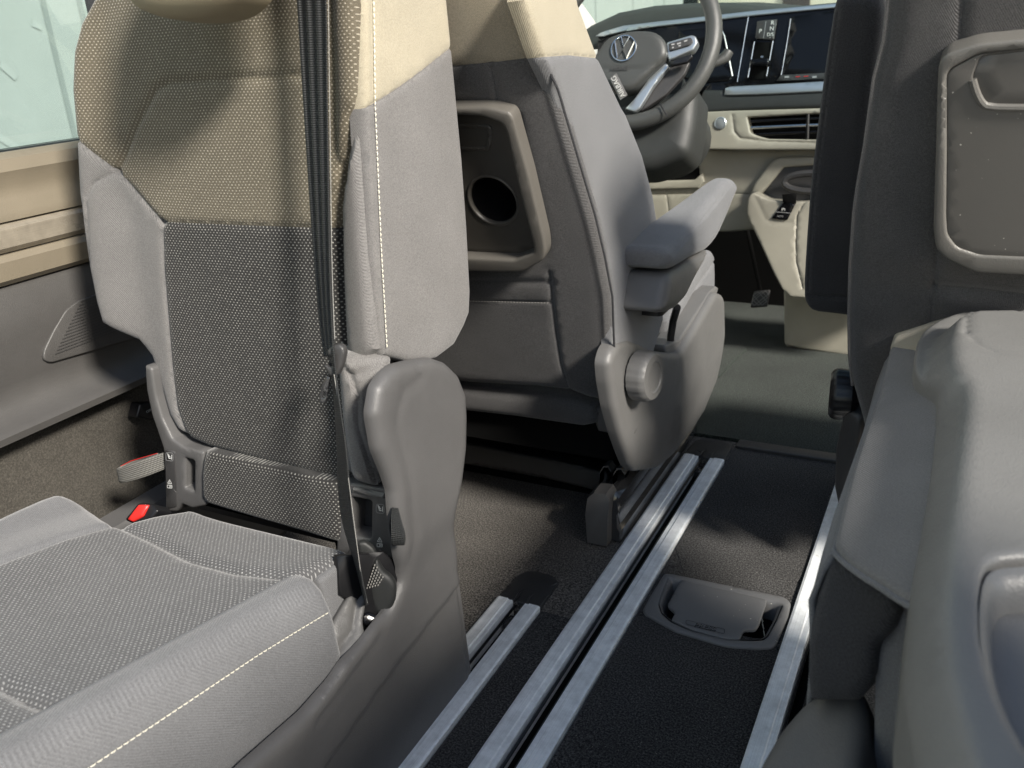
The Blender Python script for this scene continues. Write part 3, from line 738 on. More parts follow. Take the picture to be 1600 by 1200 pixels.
# base under the cushion and backrest shell
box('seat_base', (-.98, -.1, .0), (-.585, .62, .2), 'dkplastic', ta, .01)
box('backrest_shell', (-.99, .80, .18), (-.60, .86, .6), 'dkplastic', ta, .02)

# red buckle at left, part of this seat's belts
tq = root('seat_belt_buckle', (-.92, .66, .27), 'black seat belt buckle with red release button at the left of the cushion', 'belt buckle')
FQ = Frame((-.9, .66, .285), (.1, -.75, .6))
pillow('housing', FQ, [(193, 812), (214, 786), (222, 784), (238, 787), (247, 797), (236, 812), (215, 822)], 'black', tq, thick=.03, r=.004, s=.006, rnd=.003)
pillow('release_button', FQ.off(.004), [(197, 812), (215, 788), (231, 788), (222, 806), (206, 815)], 'red', tq, thick=.012, r=.003, s=.005, rnd=.002)

# seat belt
tbelt = root('seat_belt', (-.6, .66, .25), 'black seat belt hanging down over the rear-facing seat with its tongue', 'seat belt')
yb = lambda px, py, y: ony(px, py, y)
rows = [(yb(455, -150, .74), yb(505, -150, .735)), (yb(467, 0, .732), yb(513, 0, .725)), (yb(476, 150, .722), yb(514, 150, .713)), (yb(486, 300, .712), yb(516, 300, .70)), (yb(495, 430, .698), yb(518, 430, .685)), (yb(504, 520, .685), yb(522, 520, .67)), (yb(509, 556, .675), yb(524, 556, .66))]
ribbon('webbing', rows, 'web', tbelt, 16, wave=lambda t: .0022 * math.cos(t * 2 * math.pi * 3), sm=2)
rows = [(yb(510, 545, .672), yb(522, 548, .66)), (yb(519, 585, .67), yb(525, 587, .655)), (yb(524, 640, .66), yb(532, 640, .63)), (yb(527, 700, .65), yb(541, 700, .63)), (yb(528, 760, .65), yb(546, 760, .63)), (yb(533, 810, .65), yb(551, 810, .63)), (yb(548, 860, .65), yb(559, 860, .625)), (yb(560, 900, .65), yb(565, 900, .62)), (yb(570, 945, .645), yb(575, 945, .62))]
ribbon('webbing', rows, 'web', tbelt, 8, sm=2)
tube('edge_thread', [yb(522, 585, .653), yb(532, 650, .635), yb(546, 760, .629), yb(555, 830, .626), yb(565, 905, .62), yb(574, 942, .62)], .00035, 'stitchg', tbelt, 5, smooth=1)
tube('edge_thread', [yb(513, 0, .723), yb(515, 150, .711), yb(517, 300, .698), yb(519, 430, .683), yb(523, 530, .665)], .00035, 'stitchg', tbelt, 5, smooth=1)
FT = Frame((-.58, .655, .5), (.25, -1, .15))
tg = pillow('tongue', FT, [(510, 549), (518, 540), (529, 538), (536, 543), (538, 552), (534, 572), (528, 585), (521, 590), (514, 588), (505, 572), (508, 570), (516, 575), (522, 560), (512, 556)], 'dkplastic', tbelt, thick=.009, r=.003, s=.004, rnd=.002)
pillow('tongue_plate', FT.off(-.003), [(510, 587), (516, 590), (509, 626), (506, 631), (500, 629), (499, 622), (503, 600)], 'steel', tg, thick=.0025, r=.0008, s=.004, rnd=.002, holes=[[(505, 612), (508, 612), (506, 622), (503, 622)]])
FK = Frame((-.56, .655, .24), (.55, -.8, .2))
pillow('anchor_webbing', FK, [(557, 848), (570, 846), (584, 856), (592, 872), (586, 905), (576, 935), (569, 925), (564, 900)], 'web', tbelt, thick=.008, r=.004, s=.005, rnd=.004)
pillow('anchor_webbing', FK.off(.007), [(572, 908), (588, 870), (600, 894), (612, 902), (620, 915), (619, 938), (612, 955), (600, 968), (588, 965), (578, 945)], 'web', tbelt, thick=.01, r=.006, s=.005, rnd=.008)
for i in range(5):
    a, b = (573 + i * 4.2, 920 - i * 1.2), (587 + i * 3.0, 878 + i * 5.5)
    stitches('sewn_block', FK.off(.008), [a, b], tbelt, 'stitchg', ln=.0028, gap=.0009, wd=.0012)
pillow('anchor_cover', FK.off(-.005), [(534, 900), (545, 865), (560, 866), (566, 905), (570, 930), (555, 922), (537, 917)], 'dkplastic', tbelt, thick=.02, r=.005, s=.006, rnd=.005)
pillow('anchor_plate', Frame((-.545, .62, .2), (.6, -.5, .5)), [(563, 960), (575, 955), (600, 965), (604, 975), (596, 988), (585, 985), (565, 975)], 'gloss', tbelt, thick=.012, r=.004, s=.006, rnd=.003)
# ================================================================== driver seat
td = root('driver_seat', (-.7, 1.35, 0), 'driver seat seen from behind with taupe fabric back, cup-holder table and armrest', 'seat')
FD = Frame((-.45, .999, .73), (0, -1, -.349))
def hD(u, v): return .004 * np.cos(np.clip((u + .25) * 6, -1.5, 1.5)) - .002
lv = FD.hit(734, 603)[1]
od = [(811, 0), (841, 89), (865, 140), (898, 252), (923, 336), (938, 400), (950, 463), (953, 547), (950, 617), (948, 634), (940, 633), (915, 627), (888, 616), (840, 610), (734, 603),
      (-.42, lv, 0), (-.49, lv + .03, 0), (-.50, lv + .15, 0), (-.48, .08, 0), (-.44, .18, 0), (-.36, .23, 0), (-.15, .23, 0), (-.07, .19, 0)]
FT2 = FD.off(.018)
ti = [(715, 181), (752, 182), (785, 194), (791, 208), (810, 295), (832, 380), (834, 394), (827, 398), (805, 407), (734, 404), (-.42, FT2.hit(737, 404)[1], 0), (-.44, FT2.hit(850, 375)[1], 0), (-.40, FT2.hit(712, 195)[1], 0), (-.38, FT2.hit(712, 181)[1], 0)]
bd = pillow('backrest', FD, od, ['taupe', 'beige_dk'], td, thick=.08, r=.02, s=.013, hf=hD, holes=[[tuple(np.append(p, 0)) for p in FT2.loc(ti)]],
    regions=[([(-.7, .5, 0), (-.7, .045, 0), (712, 103), (780, 97), (848, 89), (900, 85), (.2, .5, 0)], 1)],
    seams=[([(-.5, .045, 0), (712, 103), (780, 97), (848, 89), (870, 87)], .002, .002), ([(765, 99), (771, 130), (778, 172)], .0025, .0025), ([(858, 425), (862, 470), (868, 520), (876, 570), (888, 612)], .003, .003),
           ([(-.5, -.29, 0), (720, 440), (858, 442)], .003, .006), ([(-.5, -.315, 0), (720, 470), (861, 473)], .002, .003)])
for v in bd.data.vertices:
    if v.co.z < -.05 and v.co.x > -.12: v.co.x -= .035
stitches('stitching', FD, [(735, 469), (860, 472)], bd, 'stitchg', h=.002, ln=.003, gap=.002, wd=.0008)
# folding table on the seat back
FT2 = FD.off(.018)
to = [(712, 169), (762, 168), (795, 176), (801, 185), (825, 270), (850, 375), (852, 395), (849, 407), (820, 424), (807, 426), (737, 425), (-.44, FT2.hit(737, 425)[1], 0), (-.46, FT2.hit(850, 375)[1], 0), (-.42, FT2.hit(712, 185)[1], 0), (-.40, FT2.hit(712, 169)[1], 0)]
ti = [(715, 181), (752, 182), (785, 194), (791, 208), (810, 295), (832, 380), (834, 394), (827, 398), (805, 407), (734, 404), (-.42, FT2.hit(737, 404)[1], 0), (-.44, FT2.hit(850, 375)[1], 0), (-.40, FT2.hit(712, 195)[1], 0), (-.38, FT2.hit(712, 181)[1], 0)]
tt = pillow('folding_table', FT2.off(.004), to, 'tray', td, thick=.022, r=.004, s=.01, rnd=.008, holes=[ti])
ctr = np.array(FT2.off(-.014).hit(770, 314)); rad = .0355
FI = FT2.off(-.014)
cup = [(*(ctr + rad * np.array([math.cos(a), math.sin(a)])), 0) for a in np.linspace(0, 2 * math.pi, 41)[:-1]]
pillow('table_floor', FI, [tuple(np.append(p, 0)) for p in (np.array(FT2.loc(ti)) * 1.0)], 'tray_in', tt, thick=.008, r=.001, s=.012, holes=[cup],
       hf=lambda u, v: 0 * u)
FCu = Frame(FI.w(*ctr), FI.N, FI.V)
lathe('cup_ring', FCu, [(rad + .003, .0), (rad + .003, .0008), (rad + .0015, .0016), (rad, .0012), (rad - .001, 0), (rad - .002, -.004)], 'tray_in', tt, cap=False)
lathe('cup_well', FCu, [(rad - .001, -.001), (rad - .003, -.03), (rad - .006, -.075), (.001, -.075)], 'black', tt, cap=False)
pillow('phone_recess', FI.off(.003), [(690, 236), (764, 236), (767, 226), (768, 200), (762, 196), (690, 192)], 'tray_in', tt, thick=.004, r=.002, s=.01, rnd=.003, holes=[[(692, 230), (759, 230), (761, 202), (692, 198)]])
# side of backrest
FDs = Frame((-.436, 1.2, .5), (1, 0, .05))
sdo = [(818, -20), (818, 0), (848, 89), (872, 140), (905, 252), (930, 336), (945, 400), (957, 463), (960, 547), (957, 610), (962, 622), (985, 610), (1020, 560), (1038, 500), (1036, 420), (1028, 345), (1022, 306), (1005, 241), (979, 176), (972, 165), (937, 91), (905, 5), (895, -60), (850, -70)]
ds = pillow('side_bolster', FDs, sdo, ['cushgrey', 'beige'], td, thick=.02, r=.008, s=.012,
    regions=[([(780, -120), (780, 120), (848, 89), (890, 86), (937, 91), (980, 95), (980, -120)], 1)],
    seams=[([(820, 10), (850, 92), (874, 142), (907, 254), (932, 338), (947, 402), (959, 465), (962, 547)], .004, .003), ([(848, 89), (890, 86), (940, 91)], .002, .002)])
tube('piping', [FD.w(*FD.hit(px, py), .0) for px, py in [(818, -10), (848, 89), (872, 140), (905, 252), (930, 336), (945, 400), (957, 463), (960, 547), (957, 617)]], .0016, 'charcoal', bd, 6)
# headrest (mostly above the photograph)
pillow('headrest', Frame((-.7, .86, 1.0), (0, -1, -.3)), [(-.13, -.09, 0), (.13, -.09, 0), (.14, .08, 0), (.10, .13, 0), (-.10, .13, 0), (-.14, .08, 0)], 'beige_dk', td, thick=.1, r=.035, s=.02, rnd=.03)
for x in (-.75, -.65): tube('headrest_post', [(x, .93, .84), (x, .90, .98)], .007, 'chrome', td, 10)
# lower rear roll and link cover
FR = Frame((-.5, 1.165, .27), (0, -1, -.15))
pillow('seat_rear_roll', FR, [(680, 600), (734, 607), (888, 625), (926, 637), (932, 652), (930, 667), (909, 671), (860, 664), (805, 656), (734, 648), (650, 640), (560, 620), (560, 590)], 'taupe', td, thick=.16, r=.018, s=.012)
pillow('link_cover', FR.off(-.012), [(929, 638), (960, 636), (975, 628), (992, 680), (985, 684), (934, 675), (930, 665)], 'shield', td, thick=.06, r=.005, s=.01, rnd=.004)
# seat cushion (front part visible beyond the armrest)
FDc = Frame((-.45, 1.4, .4), (1, 0, 0))
cu = pillow('cushion', FDc, [(1045, 500), (1060, 478), (1078, 440), (1092, 410), (1106, 393), (1114, 391), (1118, 399), (1119, 430), (1118, 470), (1110, 560), (1060, 590), (1040, 560)], 'cushgrey', td, thick=.46, r=.012, s=.012, rnd=.006,
    seams=[([(1062, 500), (1090, 447), (1118, 407)], .003, .003)])
# side cover
FDk = Frame((-.41, 1.3, .25), (1, 0, 0))
kL = np.array(FDk.loc([(990, 545), (1030, 610), (1040, 680), (1020, 745)]))
def hK(u, v): return -.016 * (1 - sstep(u, -.12, .06)) - .012 * sstep(-v, .04, .2)
co = [(972, 600), (970, 570), (975, 550), (984, 536), (999, 531), (1013, 536), (1026, 546), (1040, 551), (1052, 552), (1064, 550), (1070, 543), (1072, 540), (1117, 461), (1121, 456), (1131, 460), (1134, 470), (1135, 520), (1131, 555), (1126, 597), (1110, 645), (1092, 675), (1063, 713), (1040, 735), (1015, 741), (1006, 732), (997, 708), (988, 680), (978, 640)]
sc = pillow('side_cover', FDk, co, 'shield2', td, thick=.04, r=.012, s=.009, hf=hK, rnd=.008, sharp=70)
pk = pillow('storage_ledge', FDk.off(-.012), [(1040, 551), (1052, 560), (1066, 556), (1076, 541), (1118, 466), (1124, 450), (1119, 447), (1110, 455), (1062, 530), (1040, 540)], 'shield2', td, thick=.04, r=.004, s=.01, rnd=.003)
# recliner knob
FN = Frame(FDk.w(*FDk.hit(1003, 587), .0), (1, -.12, .05))
kn = lathe('recliner_knob', FN, [(.033, -.012), (.0385, -.008), (.039, .010), (.0375, .017), (.034, .0205), (.024, .0215), (.0225, .020), (.001, .0195)], 'shield2', td, 72, flute=lambda a, i: (-.03 if (math.cos(a * 14) > .86 and 0 < i < 4) else 0))
# armrest
FAr = Frame((-.37, 1.35, .5), (1, 0, 0))
ar = [(1056, 384), (1080, 355), (1110, 320), (1133, 291), (1141, 282), (1147, 278), (1153, 280), (1156, 290), (1155, 300), (1148, 316), (1142, 332), (1117, 389), (1087, 403), (1048, 428), (1046, 400), (1049, 388)]
def taper(o):
    for v in o.data.vertices:
        if v.co.z < -.02:
            p = FAr.w(v.co.x, v.co.y, 0); t = min(1, max(0, (p[1] - 1.22) / .36)); v.co.z *= 1 - .70 * t
    o.data.update()
arm = pillow('armrest', FAr, ar, 'cushgrey', td, thick=.078, r=.018, s=.007, smooth=2, seams=[([(1058, 392), (1110, 330), (1142, 290)], .0015, .002)])
taper(pillow('armrest_shell', FAr.off(-.0015), [(1048, 428), (1087, 404), (1117, 390), (1108, 405), (1088, 440), (1074, 470), (1060, 485), (1048, 490), (1036, 489), (1042, 460)], 'shield2', arm, thick=.075, r=.018, s=.007, rnd=.016))
taper(arm)
tube('strap', [onx(1058, 480, -.41), onx(1052, 500, -.425), onx(1048, 525, -.43), onx(1046, 556, -.432)], .0065, 'black', arm, 8)
box('armrest_hinge', (-.455, 1.24, .40), (-.40, 1.31, .46), 'black', arm, .01)
# seat base on the rails
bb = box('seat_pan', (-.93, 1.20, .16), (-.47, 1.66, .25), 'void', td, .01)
for x0 in (-.508, -.955):
    prof = [(.004, .0), (.004, .06), (.008, .085), (.018, .096), (.034, .094), (.044, .084), (.047, .066), (.043, .058), (.043, .030), (.048, .022), (.048, .0)]
    secs = [[((x - .02) * k + x0 + .02, y, z * k) for x, z in prof] for y, k in ((1.212, .88), (1.216, .97), (1.226, 1), (1.3, 1), (1.45, 1), (1.64, 1), (1.68, .9))]
    rb = loft('runner', secs, 'steel', td, sharp=30)
    e = [(-.006, .0), (-.008, .06), (-.004, .088), (.008, .100), (.030, .102), (.036, .092), (.032, .06), (.030, .0)]
    secs = [[(x0 + x, y, z * k) for x, z in e] for y, k in ((1.190, .90), (1.192, .97), (1.200, 1), (1.225, 1))]
    loft('runner_end_cap', secs, 'shield', rb, sharp=30)
    for dx in (.002, .026):
        hk = [(x0 + dx, 1.232, .092), (x0 + dx, 1.236, .112), (x0 + dx + .005, 1.240, .122), (x0 + dx + .012, 1.243, .122), (x0 + dx + .017, 1.245, .112), (x0 + dx + .017, 1.245, .104)]
        secs = [[np.array(p) + d + np.array([0, 0, q]) for d, q in ((np.array([0, 0, 0]), 0), (np.array([0, .022, 0]), 0), (np.array([0, .022, 0]), .003), (np.array([0, 0, 0]), .003))] for p in hk]
        loft('hook', secs, 'shield', rb, sharp=30)
FBm = Frame((-.6, 1.34, .08), (0, -1, .2))
pillow('cross_beam', FBm, [(560, 670), (734, 693), (860, 718), (950, 739), (948, 772), (922, 765), (860, 750), (734, 727), (560, 700)], 'dkplastic', td, thick=.05, r=.005, s=.02, rnd=.004)
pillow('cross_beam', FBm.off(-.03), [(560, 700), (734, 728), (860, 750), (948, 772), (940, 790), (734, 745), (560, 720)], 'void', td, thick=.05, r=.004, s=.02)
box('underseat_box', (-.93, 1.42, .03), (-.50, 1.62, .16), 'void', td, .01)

# ================================================================== passenger seat
tp = root('passenger_seat', (.16, 1.35, 0), 'front passenger seat back with brown-grey folding table at upper right', 'seat')
FP = Frame((-.09, .999, .73), (0, -1, -.349))
op = [(1385, 0), (1377, 67), (1362, 125), (1348, 229), (1337, 290), (1331, 333), (1325, 417), (1323, 500), (1324, 560), (1329, 605), (1344, 657), (1352, 690), (.05, -.5, 0), (.40, -.5, 0), (.47, -.44, 0), (.50, -.2, 0), (.47, .08, 0), (.42, .2, 0), (.34, .25, 0), (.12, .25, 0), (1393, -60)]
def hP(u, v): return .006 * np.cos(np.clip((u - .2) * 6, -1.5, 1.5))
bp = pillow('backrest', FP, op, 'taupe', tp, thick=.12, r=.022, s=.014, hf=hP,
    seams=[([(1506, -80), (1504, 0), (1500, 79), (1490, 250), (1464, 396), (1458, 450), (1452, 520)], .003, .003), ([(1460, 447), (1530, 452), (1600, 460), (1700, 470)], .006, .006)])
pillow('lower_pad', FP.off(.006), [(1461, 452), (1480, 456), (1600, 466), (1720, 474), (1720, 540), (1600, 530), (1458, 520)], 'taupe', bp, thick=.02, r=.012, s=.012)
tube('piping', [FP.w(*FP.hit(px + 2, py), -.004) for px, py in [(1393, -60), (1385, 0), (1377, 67), (1362, 125), (1348, 229), (1337, 290), (1331, 333), (1325, 417), (1323, 500), (1324, 560), (1329, 605)]], .0018, 'grey', bp, 6)
FPt = FP.off(.03)
po = [(1467, 100), (1479, 85), (1529, 69), (1600, 62), (1760, 55), (1830, 80), (1850, 380), (1760, 430), (1600, 431), (1525, 427), (1479, 406), (1462, 390), (1458, 358), (1462, 240), (1465, 125)]
tr = pillow('folding_table', FPt, po, 'tray_grey', tp, thick=.03, r=.006, s=.011, rnd=.008)
pi = [(1479, 118), (1486, 108), (1530, 84), (1600, 77), (1750, 70), (1810, 90), (1830, 370), (1750, 406), (1600, 403), (1531, 400), (1495, 388), (1480, 368), (1478, 340), (1479, 240)]
pillow('table_rim', FPt.off(.006), po, 'tray_grey', tr, thick=.0045, r=.0032, s=.01, rnd=.008, holes=[pi])
notch = [(1519, 121), (1533, 160), (1541, 165), (1600, 166), (1760, 164), (1760, 76), (1600, 80), (1532, 88)]
pillow('table_plate', FPt.off(.0034), pi, 'tray_plate', tr, thick=.003, r=.002, s=.012, rnd=.006, holes=[notch])
pillow('table_handle_recess', FPt.off(.0012), notch, 'tray_plate', tr, thick=.002, r=.001, s=.02)
tube('recess_lip', [FPt.w(*FPt.hit(*p), .003) for p in [(1520, 122), (1526, 143), (1534, 158), (1544, 165), (1600, 166), (1700, 166)]], .0035, 'tray_grey', tr, 8, smooth=1)
# raised armrest beside the backrest
FPa = Frame((-.15, 1.17, .6), (0, -1, -.349))
pa = pillow('armrest', FPa, [(1303, 10), (1310, -4), (1325, -10), (1352, -8), (1370, 0), (1376, 20), (1376, 45), (1370, 90), (1350, 250), (1345, 500), (1300, 494), (1270, 491), (1258, 480), (1254, 462), (1257, 400), (1264, 300), (1272, 230), (1287, 110), (1298, 40)], 'charcoal', tp, thick=.07, r=.012, s=.01, smooth=1,
    seams=[([(1309, 20), (1297, 110), (1281, 235), (1272, 310), (1265, 400), (1263, 455)], .002, .002), ([(1258, 461), (1290, 464), (1330, 465)], .002, .002)])
# knob and covers at the left side of the seat
FPk = Frame((-.13, 1.26, .27), (-1, 0, 0))
c0 = onx(1315, 616, -.13)
FPk = Frame(c0, (-1, -.1, 0))
lathe('recliner_knob', FPk, [(.03, -.02), (.036, -.014), (.037, .006), (.035, .012), (.030, .016), (.001, .015)], 'black', tp, 72, flute=lambda a, i: (-.03 if (math.cos(a * 14) > .86 and 0 < i < 4) else 0))
box('side_cover', (-.115, 1.24, .08), (-.09, 1.62, .34), 'dkplastic', tp, .015)
pillow('side_cover_foot', Frame((-.118, 1.2, .15), (-.5, -1, 0)), [(1318, 640), (1345, 650), (1340, 700), (1325, 770), (1310, 800), (1302, 760), (1304, 700)], 'dkplastic', tp, thick=.03, r=.006, s=.01)
box('cushion', (-.06, 1.27, .2), (.42, 1.66, .36), 'cushgrey', tp, .03)
box('seat_base', (-.05, 1.34, .0), (.40, 1.6, .2), 'void', tp, .01)

# ================================================================== folded seat at the right
tr2 = root('folded_seat', (.2, .6, 0), 'grey fabric seat folded flat with pale grey plastic backrest shell at right', 'seat')
FF = Frame((0, .7, .50), (0, -.02, 1), (0, 1, 0))
so_ = [(1492, 486), (1520, 481), (1600, 480), (1760, 480), (1900, 560), (2100, 800), (2400, 1300), (1520, 1420), (1465, 1290), (1432, 1200), (1418, 1120), (1410, 1060), (1418, 1000), (1428, 900), (1440, 850), (1456, 740), (1464, 660), (1466, 620), (1452, 604), (1440, 590), (1432, 575), (1430, 555), (1434, 530), (1443, 512), (1462, 498)]
so_ = [(1492, 486), (1520, 482), (1600, 481), (1690, 482), (.19, .30, 0), (.25, .27, 0), (.30, .2, 0), (.32, .1, 0), (.33, -.2, 0), (.33, -.50, 0), (.28, -.56, 0), (.06, -.56, 0), (.025, -.50, 0), (.012, -.42, 0), (1430, 1200), (1416, 1120), (1410, 1060), (1416, 1000), (1425, 900), (1437, 850), (1455, 740), (1463, 660), (1465, 622), (1452, 604), (1440, 590), (1431, 575), (1429, 555), (1433, 530), (1443, 512), (1462, 498)]
# the far rim and the near field: a flat top with a sloping flank, and a handle recess near the camera
plat = [(1514, 512), (1600, 511), (1720, 513), (.26, .22, 0), (.29, .05, 0), (.295, -.3, 0), (.29, -.5, 0), (.06, -.5, 0), (.045, -.42, 0), (1497, 1200), (1474, 1100), (1468, 1000), (1484, 850), (1502, 720), (1509, 655), (1506, 632), (1492, 610), (1486, 590), (1484, 560), (1492, 528)]
PL = np.array(FF.loc(plat))
def hF(u, v):
    P = np.stack([u, v], 1); d = segdist(P, np.vstack([PL, PL[:1]])); d = np.where(inside(P, PL), -d, d)
    return .028 * (1 - np.clip(d / .021, 0, 1)) - .0015 * sstep(d, -.004, .002)
rec = [(1522, 1000), (1527, 960), (1535, 940), (1552, 930), (1600, 926), (1800, 930), (1900, 1250), (1600, 1260), (1560, 1190), (1535, 1120), (1524, 1060)]
shell = pillow('backrest_shell', FF.off(-.008), so_, 'shell', tr2, thick=.055, r=.006, s=.009, rnd=.010, hf=hF, holes=[rec], sharp=60,
    seams=[([tuple(np.append(p, 0)) for p in PL[[0, 1, 2]]], .0006, .004), ([(1504, 560), (1506, 532), (1520, 522), (1580, 521), (1610, 535)], .0016, .003), ([(1504, 560), (1522, 580), (1545, 592)], .0010, .003)])
Lr = rounded(np.array(FF.loc(rec)), .012)
funnel('handle_recess_wall', FF.off(.0185), Lr, .022, .2, 'shell', shell)
pillow('handle_recess_floor', FF.off(-.004), [tuple(np.append(Lr.mean(0) + (p - Lr.mean(0)) * .84, 0)) for p in Lr[::2]], 'shell', shell, thick=.002, r=.001, s=.02)
# fabric cushion around the shell: top-left bevelled panel, then the side
FFt = Frame((-.02, .7, .478), (-.55, 0, 1), (0, 1, 0))
fb = [(1498, 496), (1470, 490), (1440, 492), (1412, 506), (1395, 520), (1388, 542), (1383, 570), (1370, 620), (1350, 670), (1330, 730), (1314, 790), (1300, 850), (1312, 868), (1340, 890), (1370, 908), (1395, 925), (1428, 944), (1452, 850), (1478, 650), (1478, 520)]
fbp = pillow('cushion_top', FFt, fb, ['grey', 'beige'], tr2, thick=.008, r=.006, s=.009, rnd=.006,
    regions=[([(1370, 544), (1395, 541), (1425, 544), (1445, 552), (1560, 500), (1500, 440), (1380, 460)], 1)], seams=[([(1385, 542), (1425, 544), (1440, 552)], .002, .002)])
FFs = Frame((-.066, .6, .40), (-1, -.12, .25))
def pf(px, py, d): return CAM + ray(px, py) * d
# side and front end of the cushion
topl = [(1390, 545), (1372, 615), (1352, 672), (1332, 730), (1314, 790), (1299, 850), (1293, 862)]
A = [FFt.w(*FFt.hit(p[0] + 1, p[1]), -.006) for p in topl]
G = []
for k, dz in enumerate((0, .012, .04, .09, .16, .24)):
    G.append([np.array([p[0] - .012 * math.sin(min(1, dz / .04) * math.pi / 2) * (1 if dz < .09 else .6), p[1], p[2] - dz]) for p in A])
sheet('cushion_side', G, 'cushgrey', tr2, thick=.004, sharp=60)
tube('piping', [a + np.array([-.0005, 0, .002]) for a in A], .0018, 'cushgrey', tr2, 8, smooth=1)
# near end of the cushion, dropping from the fabric top
tube('end_seam', [FFt.w(*FFt.hit(*p), -.004) for p in [(1298, 855), (1312, 870), (1340, 891), (1370, 909), (1395, 926), (1426, 944)]], .0022, 'cushgrey', fbp, 8, smooth=1)
b0 = FFt.w(*FFt.hit(1296, 862), -.005)
FE = Frame(b0, (-.25, -1, .2))
pillow('cushion_end', FE, [(1292, 862), (1312, 872), (1340, 893), (1370, 914), (1396, 932), (1404, 960), (1392, 990), (1368, 1010), (1362, 1060), (1340, 1100), (1262, 1100), (1257, 1060), (1260, 985), (1270, 935), (1282, 890)], 'charcoal', tr2, thick=.09, r=.010, s=.009, rnd=.004, seams=[([(1290, 880), (1276, 930), (1266, 990)], .003, .003)])
pillow('cushion_end', FE.off(-.012), [(1388, 920), (1424, 938), (1428, 980), (1425, 1060), (1470, 1260), (1360, 1260), (1364, 1010), (1392, 990), (1398, 960)], 'cushgrey', tr2, thick=.06, r=.008, s=.009, rnd=.004)
box('seat_cushion', (.0, .1, .18), (.40, .88, .42), 'charcoal', tr2, .03)
box('seat_base', (.03, .1, .0), (.36, .85, .18), 'void', tr2, .01)
# grey side cover rising at the bottom of the picture
FSc = Frame((-.04, .42, .30), (-.35, -.2, 1), (0, 1, 0))
pillow('side_cover', FSc, [(1292, 1066), (1310, 1060), (1336, 1064), (1350, 1078), (1352, 1110), (1345, 1200), (1335, 1320), (1180, 1340), (1165, 1260), (1182, 1190), (1215, 1135), (1250, 1095)], 'shield2', tr2, thick=.12, r=.012, s=.008, rnd=.008)
# ================================================================== dashboard
tdb = root('dashboard', (-.27, 2.35, .3), 'dashboard with black glass screens over a pale beige lower panel', 'dashboard')
def Y_(y, up=.0): return Frame((-.4, y, .7), (0, -1, up))
F1 = Y_(2.22, .25); F2 = Y_(2.20); F3 = Y_(2.16); F4 = Y_(2.26)
# top pad, trim, glass panel
pillow('top_pad', Y_(2.28), [(905, 52), (922, 40), (965, 20), (1022, 9), (1080, 5), (1121, 4), (1163, 7), (1220, 12), (1305, 4), (1420, 0), (1420, 60), (1100, 60), (905, 80)], 'dash_top', tdb, thick=.45, r=.012, s=.02)
pillow('glass_panel', F1, [(935, 52), (975, 46), (1100, 32), (1172, 22), (1305, 8), (1420, -2), (1420, 122), (1285, 130), (1150, 137), (1040, 150), (930, 120)], 'gloss', tdb, thick=.05, r=.003, s=.03)
pillow('trim_strip', F1.off(.006), [(930, 56), (940, 50), (973, 40), (1030, 33), (1095, 26), (1172, 17), (1305, 5), (1420, -6), (1420, 3), (1305, 12), (1172, 25), (1095, 34), (1030, 41), (978, 48), (945, 56)], 'silver', tdb, thick=.02, r=.002, s=.02)
pillow('silver_ledge', F1.off(.03), [(1132, 138), (1140, 135), (1285, 127), (1420, 118), (1420, 136), (1285, 143), (1180, 148), (1131, 149)], 'silver', tdb, thick=.05, r=.003, s=.02, rnd=.002)
pillow('dark_pad', F1.off(.025), [(1092, 162), (1098, 140), (1130, 140), (1132, 148), (1180, 147), (1285, 141), (1420, 134), (1420, 160), (1285, 168), (1185, 171), (1130, 174), (1088, 178)], 'dash_dark', tdb, thick=.05, r=.008, s=.015, rnd=.006)
pillow('air_duct_cap', F1.off(.012), [(1097, 145), (1110, 128), (1130, 130), (1138, 140), (1128, 150), (1094, 160)], 'gloss', tdb, thick=.03, r=.004, s=.02, rnd=.004)
# joints of the glass panel and the right-hand screen
tube('panel_joint', [F1.w(*F1.hit(*p), .001) for p in ((1171, 18), (1162, 70), (1152, 128))], .0012, 'chrome', tdb, 6)
scn = pillow('infotainment_screen', F1.off(.0055), [(1237, 26), (1305, 16), (1420, 8), (1420, 112), (1285, 119), (1221, 121)], 'gloss', tdb, thick=.004, r=.001, s=.03, rnd=.002)
tube('screen_edge', [F1.w(*F1.hit(*p), .004) for p in ((1236, 30), (1229, 75), (1221, 119))], .001, 'chrome', scn, 6)
pillow('touch_slider', F1.off(.008), [(1220, 117), (1285, 114), (1420, 106), (1420, 116), (1285, 123), (1213, 126)], 'dkplastic', scn, thick=.004, r=.001, s=.03)
Fx = F1.off(.0085)
for x in (1226, 1269): bars('slider_symbol', Fx, [[Fx.hit(x, 119), Fx.hit(x + 7, 118.5), Fx.hit(x + 7, 121.5), Fx.hit(x, 122)]], 'greyprint', scn)
bars('slider_marks', Fx, [stroke(Fx.hit(1243, 120), Fx.hit(1250, 119.6), .0015), stroke(Fx.hit(1256, 119.4), Fx.hit(1263, 119), .0015)], 'red', scn)
# cluster seen through the wheel
pillow('instrument_cluster', F1.off(.006), [(1060, 48), (1120, 42), (1133, 55), (1145, 118), (1140, 126), (1100, 130), (1060, 120)], 'gloss', tdb, thick=.01, r=.003, s=.03, rnd=.006)
tube('cluster_frame', [F1.w(*F1.hit(*p), .009) for p in ((1122, 43), (1132, 50), (1138, 80), (1146, 120))], .0016, 'chrome', tdb, 6, smooth=1)
